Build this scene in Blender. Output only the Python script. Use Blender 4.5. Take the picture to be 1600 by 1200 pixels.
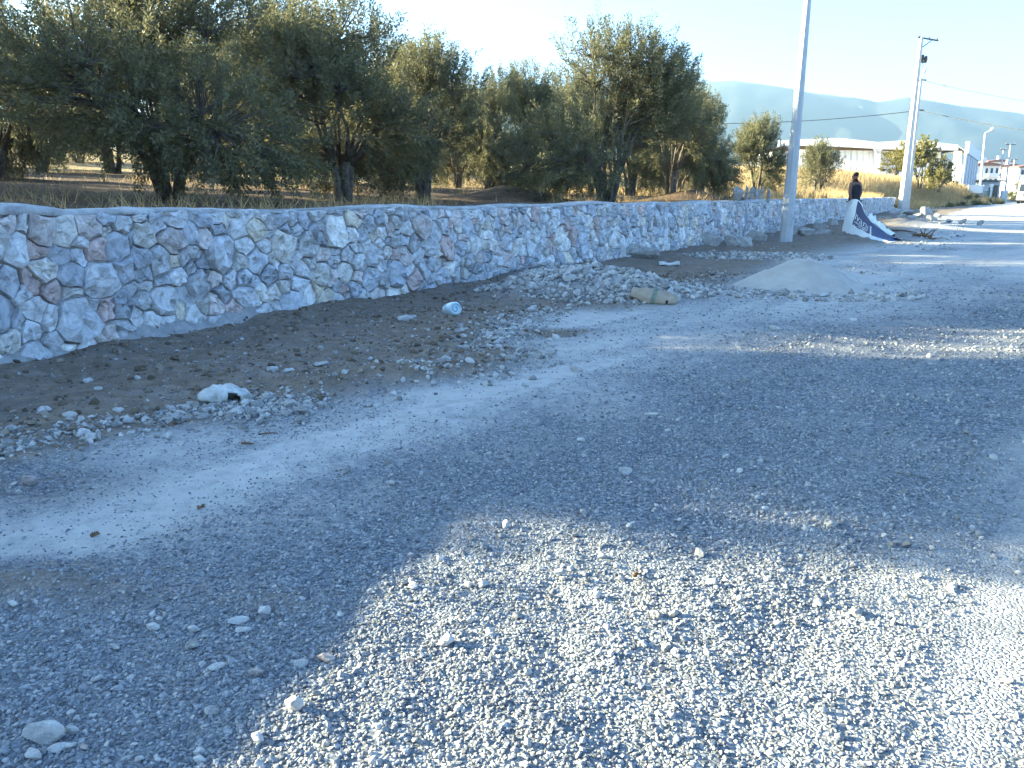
import bpy, bmesh, math, random
import numpy as np
from mathutils import Vector, Matrix, Euler, noise as mnoise
R = math.radians
rng = np.random.default_rng(7)
random.seed(7)
for _o in list(bpy.data.objects):
    bpy.data.objects.remove(_o)
scene = bpy.context.scene
col = scene.collection

# ------------------------------------------------------------------ camera, sky, sun, exposure
EYE = 1.2
PITCH = 13.409
cam_d = bpy.data.cameras.new('camera')
cam_d.sensor_width = 36.0
cam_d.lens = 36.0 * 1250 / 1600
cam_d.clip_start = 0.05
cam_d.clip_end = 20000
cam = bpy.data.objects.new('camera', cam_d)
col.objects.link(cam)
cam.location = (0, 0, EYE)
cam.rotation_euler = (R(90 - PITCH), 0, 0)
scene.camera = cam

SUN_EL = 15.5
SUN_FROM = Vector((-1.0, 0.2, 0)).normalized()
world = bpy.data.worlds.new('World')
scene.world = world
world.use_nodes = True
wn = world.node_tree.nodes
sky = wn.new('ShaderNodeTexSky')
sky.sky_type = 'NISHITA'
sky.sun_disc = False
sky.sun_elevation = R(SUN_EL)
sky.sun_rotation = math.atan2(SUN_FROM.x, SUN_FROM.y)
sky.air_density = 1.0
sky.dust_density = 0.4
sky.ozone_density = 2.0
sky.altitude = 2500
bg = wn['Background']
bg.inputs['Strength'].default_value = 0.05
world.node_tree.links.new(sky.outputs[0], bg.inputs[0])
sun_d = bpy.data.lights.new('sun', 'SUN')
sun_d.energy = 5.0
sun_d.angle = R(0.5)
sun_d.color = (1.0, 0.80, 0.43)
sun = bpy.data.objects.new('sun', sun_d)
col.objects.link(sun)
sd = Vector((SUN_FROM.x * math.cos(R(SUN_EL)), SUN_FROM.y * math.cos(R(SUN_EL)), math.sin(R(SUN_EL))))
sun.rotation_euler = sd.to_track_quat('Z', 'Y').to_euler()
scene.view_settings.view_transform = 'Standard'
scene.view_settings.look = 'None'
scene.view_settings.exposure = 3.5
scene.view_settings.use_white_balance = True
scene.view_settings.white_balance_temperature = 5300
scene.view_settings.white_balance_tint = 7
scene.view_settings.gamma = 1.0
scene.view_settings.use_curve_mapping = False
scene.cycles.max_bounces = 6
scene.cycles.volume_bounces = 0

# ------------------------------------------------------------------ measuring helpers (survey of the place)
_F, _s, _c = 1250.0, math.sin(R(PITCH)), math.cos(R(PITCH))
def _ray(u, v):
    dx = (u - 800) / _F; dy = (600 - v) / _F
    return dx, _c + dy * _s, -_s + dy * _c
def G(u, v, z=0.0):
    x, y, zz = _ray(u, v); t = (z - EYE) / zz
    return (x * t, y * t)
def P(u, v, D):
    x, y, zz = _ray(u, v)
    return Vector((x / y * D, D, EYE + zz / y * D))
def project(p):
    x, y, z = p[0], p[1], p[2] - EYE
    d = y * _c - z * _s; up = y * _s + z * _c
    if d <= 0.01: return (-1e5, -1e5, d)
    return (800 + _F * x / d, 600 - _F * up / d, d)

# ------------------------------------------------------------------ numpy noise
def _hash(ix, iy, seed):
    n = (ix.astype(np.int64) * 374761393 + iy.astype(np.int64) * 668265263 + seed * 1442695041) & 0x7fffffff
    n = ((n ^ (n >> 13)) * 1274126177) & 0x7fffffff
    n = n ^ (n >> 16)
    return (n & 0xffff) / 65535.0
def vnoise(x, y, seed=0):
    x = np.asarray(x, float); y = np.asarray(y, float)
    ix = np.floor(x); iy = np.floor(y); fx = x - ix; fy = y - iy
    fx = fx * fx * (3 - 2 * fx); fy = fy * fy * (3 - 2 * fy)
    a = _hash(ix, iy, seed); b = _hash(ix + 1, iy, seed); c = _hash(ix, iy + 1, seed); d = _hash(ix + 1, iy + 1, seed)
    return (a + (b - a) * fx) * (1 - fy) + (c + (d - c) * fx) * fy
def fbm(x, y, octv=4, seed=0):
    s = 0; a = 0.5; t = 0
    for k in range(octv):
        s = s + a * vnoise(x * 2 ** k, y * 2 ** k, seed + k * 17); t += a; a *= 0.5
    return s / t * 2 - 1
def sstep(a, b, x):
    t = np.clip((np.asarray(x, float) - a) / (b - a), 0, 1)
    return t * t * (3 - 2 * t)

# ------------------------------------------------------------------ object helpers
def tag(o, label=None, cat=None, group=None, kind=None):
    if label: o['label'] = label
    if cat: o['category'] = cat
    if group: o['group'] = group
    if kind: o['kind'] = kind
    return o
def empty(name, loc=(0, 0, 0), rz=0.0, label=None, cat=None, group=None):
    o = bpy.data.objects.new(name, None); col.objects.link(o)
    o.empty_display_size = 0.2
    o.location = loc; o.rotation_euler = (0, 0, rz)
    return tag(o, label, cat, group)
def link(name, me, parent=None):
    o = bpy.data.objects.new(name, me); col.objects.link(o)
    if parent is not None: o.parent = parent
    return o
def mesh_np(name, verts, faces, mat=None, smooth=False, colors=None, cname='tint'):
    """verts (n,3); faces (m,k) array of one polygon size"""
    verts = np.asarray(verts, np.float32); faces = np.asarray(faces, np.int32)
    me = bpy.data.meshes.new(name)
    n, (m, k) = len(verts), faces.shape
    me.vertices.add(n); me.vertices.foreach_set('co', verts.ravel())
    me.loops.add(m * k); me.loops.foreach_set('vertex_index', faces.ravel())
    me.polygons.add(m)
    me.polygons.foreach_set('loop_start', np.arange(0, m * k, k, dtype=np.int32))
    me.polygons.foreach_set('loop_total', np.full(m, k, np.int32))
    if smooth: me.polygons.foreach_set('use_smooth', np.ones(m, bool))
    me.update(calc_edges=True)
    if colors is not None:
        a = me.color_attributes.new(cname, 'FLOAT_COLOR', 'POINT')
        c = np.ones((n, 4), np.float32); c[:, :colors.shape[1]] = colors
        a.data.foreach_set('color', c.ravel())
    if mat: me.materials.append(mat)
    return me
def pyd(name, verts, faces, mat=None, parent=None, smooth=False):
    me = bpy.data.meshes.new(name); me.from_pydata([tuple(v) for v in verts], [], faces); me.update()
    if smooth: me.polygons.foreach_set('use_smooth', np.ones(len(me.polygons), bool))
    if mat: me.materials.append(mat)
    return link(name, me, parent)
class MB:
    def __init__(s): s.v = []; s.f = []
    def box(s, c, size, rz=0.0, top=1.0, taper=None):
        x, y, z = [k / 2 for k in size]; b = len(s.v); ca, sa = math.cos(rz), math.sin(rz)
        for dz in (-1, 1):
            k = 1.0 if dz < 0 else top
            for dx, dy in ((-1, -1), (1, -1), (1, 1), (-1, 1)):
                px, py = dx * x * k, dy * y * k
                s.v.append((c[0] + px * ca - py * sa, c[1] + px * sa + py * ca, c[2] + dz * z))
        s.f += [(b, b + 3, b + 2, b + 1), (b + 4, b + 5, b + 6, b + 7)] + [(b + i, b + (i + 1) % 4, b + 4 + (i + 1) % 4, b + 4 + i) for i in range(4)]
        return s
    def tube(s, pts, rad, n=6, cap=True):
        pts = [Vector(p) for p in pts]
        if not hasattr(rad, '__len__'): rad = [rad] * len(pts)
        b = len(s.v)
        for i, p in enumerate(pts):
            d = (pts[min(i + 1, len(pts) - 1)] - pts[max(i - 1, 0)])
            d = d.normalized() if d.length > 1e-9 else Vector((0, 0, 1))
            a = d.cross(Vector((0, 1, 0)) if abs(d.y) < 0.9 else Vector((1, 0, 0))).normalized(); e = d.cross(a)
            for k in range(n):
                t = 2 * math.pi * k / n
                s.v.append(tuple(p + (a * math.cos(t) + e * math.sin(t)) * rad[i]))
        for i in range(len(pts) - 1):
            for k in range(n):
                k2 = (k + 1) % n
                s.f.append((b + i * n + k, b + i * n + k2, b + (i + 1) * n + k2, b + (i + 1) * n + k))
        if cap:
            s.f.append(tuple(b + k for k in range(n))[::-1]); l = b + (len(pts) - 1) * n
            s.f.append(tuple(l + k for k in range(n)))
        return s
    def poly(s, pts):
        b = len(s.v); s.v += [tuple(p) for p in pts]; s.f.append(tuple(range(b, b + len(pts)))); return s
    def prism(s, pts, off):
        b = len(s.v); n = len(pts); off = Vector(off)
        s.v += [tuple(p) for p in pts] + [tuple(Vector(p) + off) for p in pts]
        s.f.append(tuple(range(b, b + n))[::-1]); s.f.append(tuple(range(b + n, b + 2 * n)))
        for i in range(n):
            j = (i + 1) % n; s.f.append((b + i, b + j, b + n + j, b + n + i))
        return s
    def build(s, name, mat, parent=None, smooth=False):
        o = pyd(name, s.v, s.f, mat, parent, smooth)
        bm = bmesh.new(); bm.from_mesh(o.data); bmesh.ops.recalc_face_normals(bm, faces=bm.faces); bm.to_mesh(o.data); bm.free()
        return o
def copy_tree(o, parent=None):
    c = o.copy(); col.objects.link(c)
    if parent is not None: c.parent = parent
    for ch in list(o.children): copy_tree(ch, c)
    return c

# ------------------------------------------------------------------ materials
def new_mat(name):
    m = bpy.data.materials.new(name); m.use_nodes = True
    nt = m.node_tree; b = nt.nodes['Principled BSDF']
    b.inputs['Roughness'].default_value = 0.85
    b.inputs['Specular IOR Level'].default_value = 0.25
    return m, nt, b
def nd(nt, t, **kw):
    n = nt.nodes.new(t)
    for k, v in kw.items():
        if k in ('ins',):
            for kk, vv in v.items(): n.inputs[kk].default_value = vv
        else: setattr(n, k, v)
    return n
def pos(nt): return nt.nodes.new('ShaderNodeNewGeometry').outputs['Position']
def noise(nt, vec, scale, detail=4, rough=0.6, dist=0.0):
    n = nd(nt, 'ShaderNodeTexNoise', ins={'Scale': scale, 'Detail': detail, 'Roughness': rough, 'Distortion': dist})
    nt.links.new(vec, n.inputs['Vector']); return n.outputs['Fac']
def ramp(nt, fac, stops):
    n = nt.nodes.new('ShaderNodeValToRGB'); e = n.color_ramp.elements
    while len(e) < len(stops): e.new(0.5)
    for i, (p, c) in enumerate(stops):
        e[i].position = p; e[i].color = (*c, 1) if hasattr(c, '__len__') else (c, c, c, 1)
    nt.links.new(fac, n.inputs['Fac']); return n.outputs['Color']
def mix(nt, fac, a, b, mode='MIX'):
    n = nd(nt, 'ShaderNodeMix', data_type='RGBA', blend_type=mode)
    for s, v in ((n.inputs[0], fac), (n.inputs[6], a), (n.inputs[7], b)):
        if hasattr(v, 'is_linked') or isinstance(v, bpy.types.NodeSocket): nt.links.new(v, s)
        elif hasattr(v, '__len__'): s.default_value = (*v, 1)
        else: s.default_value = v
    return n.outputs[2]
def math_(nt, op, a, b=0.0, clamp=False):
    n = nd(nt, 'ShaderNodeMath', operation=op, use_clamp=clamp)
    for s, v in ((n.inputs[0], a), (n.inputs[1], b)):
        if isinstance(v, bpy.types.NodeSocket): nt.links.new(v, s)
        else: s.default_value = v
    return n.outputs[0]
def bump(nt, b, h, strength=0.4, dist=0.02):
    n = nd(nt, 'ShaderNodeBump', ins={'Strength': strength, 'Distance': dist})
    nt.links.new(h, n.inputs['Height']); nt.links.new(n.outputs[0], b.inputs['Normal'])
def attr(nt, name, typ='GEOMETRY'):
    return nd(nt, 'ShaderNodeAttribute', attribute_name=name, attribute_type=typ)
def simple(name, c, rough=0.8, var=0.15, scale=6.0, bumps=0.0, metal=0.0, spec=0.25, c2=None):
    m, nt, b = new_mat(name); p = pos(nt); f = noise(nt, p, scale, 5, 0.65)
    lo = tuple(k * (1 - var) for k in c); hi = tuple(min(0.95, k * (1 + var)) for k in (c2 or c))
    nt.links.new(ramp(nt, f, [(0.3, lo), (0.7, hi)]), b.inputs['Base Color'])
    b.inputs['Roughness'].default_value = rough; b.inputs['Metallic'].default_value = metal; b.inputs['Specular IOR Level'].default_value = spec
    if bumps: bump(nt, b, noise(nt, p, scale * 4, 5, 0.7), bumps, 0.02)
    return m

def ground_material():
    m, nt, b = new_mat('ground_material'); p = pos(nt)
    z = attr(nt, 'zone'); sep = nd(nt, 'ShaderNodeSeparateColor'); nt.links.new(z.outputs['Color'], sep.inputs[0])
    soil_w, dust_w, comp_w = sep.outputs[0], sep.outputs[1], sep.outputs[2]
    n1 = noise(nt, p, 1.3, 6, 0.65); n2 = noise(nt, p, 9, 6, 0.7); n3 = noise(nt, p, 60, 4, 0.7)
    vo = nd(nt, 'ShaderNodeTexVoronoi', ins={'Scale': 70.0, 'Randomness': 1.0}); nt.links.new(p, vo.inputs['Vector'])
    sv = nd(nt, 'ShaderNodeSeparateColor'); nt.links.new(vo.outputs['Color'], sv.inputs[0])
    vd = nd(nt, 'ShaderNodeTexVoronoi', feature='DISTANCE_TO_EDGE', ins={'Scale': 70.0}); nt.links.new(p, vd.inputs['Vector'])
    grav = ramp(nt, sv.outputs[0], [(0.0, (0.105, 0.115, 0.13)), (0.35, (0.19, 0.205, 0.23)), (0.75, (0.27, 0.285, 0.31)), (1.0, (0.42, 0.42, 0.42))])
    grav = mix(nt, 1.0, grav, ramp(nt, vd.outputs['Distance'], [(0.0, 0.45), (0.12, 1.0)]), 'MULTIPLY')
    grav = mix(nt, ramp(nt, n1, [(0.42, 0.0), (0.7, 0.5)]), grav, (0.33, 0.325, 0.315))
    dust = ramp(nt, n2, [(0.25, (0.33, 0.32, 0.305)), (0.5, (0.44, 0.425, 0.40)), (0.75, (0.53, 0.515, 0.485))])
    dust = mix(nt, ramp(nt, n3, [(0.62, 0.0), (0.72, 0.5)]), dust, (0.24, 0.235, 0.23))
    soil = ramp(nt, n2, [(0.25, (0.115, 0.09, 0.066)), (0.5, (0.205, 0.165, 0.125)), (0.78, (0.32, 0.27, 0.215))])
    soil = mix(nt, ramp(nt, n3, [(0.6, 0.0), (0.68, 0.55)]), soil, (0.33, 0.31, 0.29))
    soil = mix(nt, ramp(nt, noise(nt, p, 3.1, 5, 0.7), [(0.52, 0.0), (0.72, 0.45)]), soil, (0.31, 0.295, 0.275))
    comp = ramp(nt, n2, [(0.3, (0.29, 0.285, 0.275)), (0.7, (0.41, 0.40, 0.385))])
    comp = mix(nt, ramp(nt, sv.outputs[1], [(0.55, 0.0), (0.9, 0.7)]), comp, (0.2, 0.2, 0.205))
    wob = math_(nt, 'SUBTRACT', math_(nt, 'ADD', math_(nt, 'MULTIPLY', n2, 0.5), math_(nt, 'MULTIPLY', n1, 0.5)), 0.5)
    def w(s): return ramp(nt, math_(nt, 'ADD', s, math_(nt, 'MULTIPLY', wob, 1.8)), [(0.05, 0.0), (0.98, 1.0)])
    c = mix(nt, w(comp_w), grav, comp)
    c = mix(nt, w(dust_w), c, dust)
    c = mix(nt, w(soil_w), c, soil)
    nt.links.new(c, b.inputs['Base Color'])
    b.inputs['Roughness'].default_value = 0.95; b.inputs['Specular IOR Level'].default_value = 0.12
    h = math_(nt, 'ADD', math_(nt, 'MULTIPLY', ramp(nt, vd.outputs['Distance'], [(0.0, 0.0), (0.3, 1.0)]), math_(nt, 'SUBTRACT', 1.0, math_(nt, 'MULTIPLY', dust_w, 0.85))), math_(nt, 'MULTIPLY', n2, 1.5))
    bump(nt, b, h, 0.55, 0.012)
    return m
M_GROUND = ground_material()

def pebble_material(name, stops):
    m, nt, b = new_mat(name); a = attr(nt, 'tint', 'INSTANCER'); p = pos(nt)
    c = ramp(nt, a.outputs['Fac'], stops)
    c = mix(nt, 1.0, c, ramp(nt, noise(nt, p, 90, 3, 0.6), [(0.3, 0.75), (0.7, 1.15)]), 'MULTIPLY')
    nt.links.new(c, b.inputs['Base Color']); b.inputs['Roughness'].default_value = 0.95; b.inputs['Specular IOR Level'].default_value = 0.15
    return m
M_PEBBLE = pebble_material('gravel_material', [(0.0, (0.13, 0.135, 0.145)), (0.3, (0.215, 0.22, 0.235)), (0.75, (0.30, 0.305, 0.32)), (0.94, (0.40, 0.395, 0.385)), (1.0, (0.52, 0.48, 0.43))])
M_CHIP = pebble_material('chip_material', [(0.0, (0.19, 0.185, 0.175)), (0.4, (0.32, 0.31, 0.295)), (1.0, (0.52, 0.50, 0.47))])

def stone_material(name, use_tint=True, base=(0.36, 0.35, 0.35), vein=True):
    m, nt, b = new_mat(name); p = pos(nt)
    base_c = attr(nt, 'tint').outputs['Color'] if use_tint else None
    n1 = noise(nt, p, 11, 8, 0.72, 0.8); n2 = noise(nt, p, 45, 5, 0.75); n3 = noise(nt, p, 2.6, 4, 0.6)
    v = ramp(nt, n1, [(0.3, 0.42), (0.5, 1.0), (0.7, 1.45)])
    c = mix(nt, 1.0, base_c if use_tint else base, v, 'MULTIPLY')
    c = mix(nt, ramp(nt, n2, [(0.52, 0.0), (0.68, 0.6)]), c, (0.62, 0.605, 0.59))
    if vein:
        wv = nd(nt, 'ShaderNodeTexVoronoi', feature='DISTANCE_TO_EDGE', ins={'Scale': 9.0})
        ds = nd(nt, 'ShaderNodeVectorMath', operation='ADD'); nn = nd(nt, 'ShaderNodeTexNoise', ins={'Scale': 6.0, 'Detail': 4.0}); nt.links.new(p, nn.inputs['Vector'])
        nt.links.new(p, ds.inputs[0]); nt.links.new(nn.outputs['Color'], ds.inputs[1]); nt.links.new(ds.outputs[0], wv.inputs['Vector'])
        vm = math_(nt, 'MULTIPLY', ramp(nt, wv.outputs['Distance'], [(0.0, 0.55), (0.035, 0.0)]), ramp(nt, n3, [(0.45, 0.0), (0.62, 1.0)]))
        c = mix(nt, vm, c, (0.58, 0.57, 0.56))
    nt.links.new(c, b.inputs['Base Color']); b.inputs['Roughness'].default_value = 0.92; b.inputs['Specular IOR Level'].default_value = 0.15
    bump(nt, b, math_(nt, 'ADD', n1, math_(nt, 'MULTIPLY', n2, 0.4)), 0.75, 0.04)
    return m
M_STONE = stone_material('field_stone')
M_MORTAR = simple('mortar', (0.33, 0.32, 0.31), 0.95, 0.35, 6, 0.9)
M_COPING = simple('coping_cement', (0.44, 0.435, 0.43), 0.95, 0.38, 7, 0.9)
M_BOULDER = stone_material('boulder_rock', False, (0.36, 0.345, 0.325))
M_ROCK = stone_material('loose_rock', False, (0.50, 0.49, 0.475), False)
M_SAND = simple('sand', (0.40, 0.375, 0.335), 0.97, 0.14, 3.5, 0.35)
M_BARK = simple('olive_bark', (0.085, 0.07, 0.055), 0.95, 0.45, 14, 0.8, c2=(0.15, 0.13, 0.105))

def leaf_material(name, dark, light, trans=0.3):
    m, nt, b = new_mat(name); a = attr(nt, 'tint')
    sp = nd(nt, 'ShaderNodeSeparateColor'); nt.links.new(a.outputs['Color'], sp.inputs[0])
    c = ramp(nt, sp.outputs[0], [(0.0, dark), (0.75, light), (1.0, tuple(k * 1.25 for k in light))])
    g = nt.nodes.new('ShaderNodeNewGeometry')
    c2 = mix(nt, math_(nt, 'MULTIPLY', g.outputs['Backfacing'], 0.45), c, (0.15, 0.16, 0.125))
    nt.links.new(c2, b.inputs['Base Color']); b.inputs['Roughness'].default_value = 0.62; b.inputs['Specular IOR Level'].default_value = 0.3
    t = nt.nodes.new('ShaderNodeBsdfTranslucent'); nt.links.new(c2, t.inputs['Color'])
    mx = nd(nt, 'ShaderNodeMixShader', ins={0: trans}); nt.links.new(b.outputs[0], mx.inputs[1]); nt.links.new(t.outputs[0], mx.inputs[2])
    nt.links.new(mx.outputs[0], nt.nodes['Material Output'].inputs['Surface'])
    return m
M_LEAF = leaf_material('olive_leaf', (0.07, 0.07, 0.028), (0.215, 0.20, 0.082))
M_FIG = leaf_material('yellowing_leaf', (0.075, 0.10, 0.025), (0.30, 0.24, 0.05), 0.4)
M_SHRUB = leaf_material('shrub_leaf', (0.08, 0.10, 0.03), (0.20, 0.19, 0.06), 0.35)
M_DRY = leaf_material('dry_grass', (0.34, 0.22, 0.085), (0.66, 0.47, 0.21), 0.4)

def orchard_material():
    m, nt, b = new_mat('orchard_soil'); p = pos(nt)
    n1 = noise(nt, p, 0.5, 6, 0.65); n2 = noise(nt, p, 5, 6, 0.7)
    dry = attr(nt, 'zone'); sp = nd(nt, 'ShaderNodeSeparateColor'); nt.links.new(dry.outputs['Color'], sp.inputs[0])
    c = ramp(nt, n2, [(0.25, (0.075, 0.05, 0.034)), (0.55, (0.15, 0.105, 0.068)), (0.8, (0.25, 0.185, 0.125))])
    w = ramp(nt, math_(nt, 'ADD', sp.outputs[0], math_(nt, 'SUBTRACT', n1, 0.5)), [(0.3, 0.0), (0.7, 1.0)])
    c = mix(nt, w, c, ramp(nt, n2, [(0.3, (0.26, 0.185, 0.09)), (0.7, (0.42, 0.32, 0.17))]))
    nt.links.new(c, b.inputs['Base Color']); b.inputs['Roughness'].default_value = 0.97; b.inputs['Specular IOR Level'].default_value = 0.1
    bump(nt, b, n2, 0.6, 0.06)
    return m
M_ORCHARD = orchard_material()

# ------------------------------------------------------------------ the line of the wall / road edge
EDGE = np.array([(-10.5, -16), (-8.4, -10), (-7.0, -6), (-5.8, -2), (-5.1, .3), (-4.5, 2.2), (-3.95, 3.8), (-3.45, 5.22), (-3.08, 6.18), (-2.66, 7.1), (-2.0, 8.2), (-1.32, 9.25), (-.6, 10.4), (.0, 11.4),
                 (1.85, 14.4), (4.23, 18.15), (7.7, 24.1), (14.1, 35.4), (28.0, 60.4), (34.0, 69.5), (50, 92), (81, 136), (150, 232), (420, 600), (2200, 3000)], float)
def chaikin(p, k=2):
    for _ in range(k):
        q = [p[0]]
        for a, b in zip(p[:-1], p[1:]): q += [a * .75 + b * .25, a * .25 + b * .75]
        q.append(p[-1]); p = np.array(q)
    return p
EDGE = chaikin(EDGE, 2)
_seg = np.diff(EDGE, axis=0); _sl = np.hypot(_seg[:, 0], _seg[:, 1]); _cum = np.concatenate([[0], np.cumsum(_sl)])
def edge_at(s):
    """point and road-side normal on the edge line"""
    s = np.asarray(s, float)
    x = np.interp(s, _cum, EDGE[:, 0]); y = np.interp(s, _cum, EDGE[:, 1])
    x2 = np.interp(s + .3, _cum, EDGE[:, 0]) - np.interp(s - .3, _cum, EDGE[:, 0]); y2 = np.interp(s + .3, _cum, EDGE[:, 1]) - np.interp(s - .3, _cum, EDGE[:, 1])
    l = np.hypot(x2, y2) + 1e-9
    return x, y, y2 / l, -x2 / l
def edge_dist(x, y):
    """signed distance from the edge line (+ on the road side)"""
    x = np.asarray(x, float); y = np.asarray(y, float)
    best = np.full(x.shape, 1e18); sg = np.zeros(x.shape)
    for i in range(len(_seg)):
        a = EDGE[i]; d = _seg[i] / _sl[i]
        px = x - a[0]; py = y - a[1]; t = np.clip(px * d[0] + py * d[1], 0, _sl[i])
        qx = px - t * d[0]; qy = py - t * d[1]; dd = qx * qx + qy * qy
        k = dd < best; best = np.where(k, dd, best); cr = px * d[1] - py * d[0]; sg = np.where(k, cr, sg)
    return np.sqrt(best) * np.sign(sg)
def s_of_y(yv): return float(np.interp(yv, EDGE[:, 1], _cum))
S_END = s_of_y(60.0)
WT_Y = [-10, 5, 8, 10.4, 17, 60]; WT_Z = [1.13, 1.10, 1.055, 1.04, 1.02, 0.90]
def wall_top(y): return np.interp(y, WT_Y, WT_Z)

# zone boundaries on the ground (polylines, metres)
def gpoly(px): return np.array([G(u, v) for u, v in px])
B_SOIL = gpoly([(-700, 830), (-300, 770), (0, 735), (150, 702), (300, 668), (450, 640), (600, 615), (720, 595), (830, 560), (790, 530), (800, 505), (860, 486), (960, 482), (1080, 470), (1130, 436), (1200, 420), (1250, 398), (1340, 386), (1400, 377), (1430, 350), (1470, 338)])
B_DUST = gpoly([(-700, 985), (-300, 930), (0, 900), (200, 872), (430, 818), (560, 752), (760, 682), (900, 632), (1080, 582), (1160, 540), (1230, 508), (1400, 490), (1500, 468), (1600, 445)])
B_COMP = gpoly([(1080, 1700), (1180, 1200), (1300, 920), (1375, 800), (1469, 680), (1562, 594), (1720, 520)])
def side(poly, x, y):
    best = np.full(x.shape, 1e18); sg = np.zeros(x.shape)
    for a, b in zip(poly[:-1], poly[1:]):
        d = b - a; l = np.hypot(*d); d = d / l
        px = x - a[0]; py = y - a[1]; t = np.clip(px * d[0] + py * d[1], 0, l)
        qx = px - t * d[0]; qy = py - t * d[1]; dd = qx * qx + qy * qy
        k = dd < best - 1e-9; best = np.where(k, dd, best); cr = px * d[1] - py * d[0]; sg = np.where(k, cr, sg)
    return np.sqrt(best) * np.sign(sg)      # + on the right (road) side

HEAPS = [  # x, y, rx, ry, height : mounds of rubble shaped into the verge
    (*G(835, 466), .62, .55, .21), (*G(930, 462), 1.05, .8, .25), (*G(1010, 466), .7, .55, .12), (*G(870, 440), .7, .8, .2)]
DIRT = [(*G(1392, 358), 2.3, 2.6, .34), (*G(560, 600), .8, .35, .09), (*G(860, 520), .35, .2, -.07), (*G(505, 590), .3, .2, -.06), (*G(1280, 385), 2.0, 1.4, .07), (*G(640, 590), .5, .3, .05), (*G(60, 935), .5, .25, .05)]
def zones(x, y):
    n = fbm(x * 1.7, y * 1.7, 4, 3); r = np.hypot(x, y)
    soft = np.clip(r * .05, .10, 1.2)
    ds = side(B_SOIL, x, y) + n * .18; dd = side(B_DUST, x, y) + n * .30; dc = side(B_COMP, x, y) + n * .25
    near = 1 - sstep(13, 22, y)
    soil = 1 - sstep(-soft, soft, ds)
    dust = (1 - sstep(-soft * 2.6, soft * 2.6, dd)) * (1 - soil)
    # inside the dust strip: bare gravelly patches
    pat = sstep(.12, .5, fbm(x * .9 + 5, y * .9, 4, 11)); dust = dust * (1 - .4 * pat); ta = x * .64 + y * .77; tc = x * .77 - y * .64; stk = fbm(tc * 3.2, ta * .45, 4, 13); dust = dust * (.66 + .34 * sstep(-.35, .30, stk))
    far = sstep(7.5, 12, y); dust = np.maximum(dust, far * (.38 - .22 * sstep(16, 40, y)) * sstep(-.25, .35, fbm(x * .35, y * .5, 4, 21)) * (1 - soil))
    comp = sstep(-.25, .45, dc) * np.clip(.66 + 1.25 * fbm((x - .80 * y) * 3.4, (y + x * .8) * .16, 3, 5), 0, 1)
    comp = np.maximum(comp * (1 - .7 * far), far * .22)
    w = edge_dist(x, y)
    soil = np.where(w < -.2, 1, soil)
    for hx, hy, rx, ry, h in HEAPS:
        k = np.exp(-(((x - hx) / (rx * .8)) ** 2 + ((y - hy) / (ry * .8)) ** 2)); soil = soil * (1 - .85 * np.clip(k * 1.3, 0, 1)); dust = np.maximum(dust, np.clip(k * 1.2, 0, 1) * .8)
    # dark churned soil patches by the near verge
    for u, v, rx, ry, a in ((40, 930, .5, .12, .72), (150, 890, .35, .07, .45), (250, 935, .5, .06, .35), (30, 760, .45, .3, .4), (860, 517, .36, .12, 1), (430, 940, .16, .08, .5), (1030, 1080, .05, .12, .35), (1010, 930, .02, .15, .4)):
        gx, gy = G(u, v); k = np.exp(-(((x - gx) / rx) ** 2 + ((y - gy) / ry) ** 2)); soil = np.maximum(soil, a * k); dust = dust * (1 - k)
    return soil, dust, comp
def height(x, y, zn=None):
    soil, dust, comp = zones(x, y) if zn is None else zn
    w = edge_dist(x, y); r = np.hypot(x, y); near = 1 - sstep(25, 60, r)
    loose = np.clip(1 - dust - .8 * comp, 0, 1) * (1 - soil)
    h = near * (.012 * fbm(x * .8, y * .8, 3, 31) + loose * (.024 * fbm(x * 2.6, y * 2.6, 4, 41) + .010 * fbm(x * 8, y * 8, 3, 43)) + soil * (.05 * fbm(x * 2.1, y * 2.1, 5, 51) + .02) + dust * .008 * fbm(x * 4, y * 4, 4, 61))
    # tyre ruts along the road
    q = (x - y * .62 - .2); h += near * comp * .004 * np.sin(q * 9)
    h += .07 * np.exp(-(np.maximum(w, 0) / .35) ** 2) * (w > -1) * near
    for hx, hy, rx, ry, hh in HEAPS + DIRT:
        d = ((x - hx) / rx) ** 2 + ((y - hy) / ry) ** 2
        h += hh * np.exp(-d * 1.6) * (1 + .35 * fbm(x * 3 + hx, y * 3, 4, 71))
    return h

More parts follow.
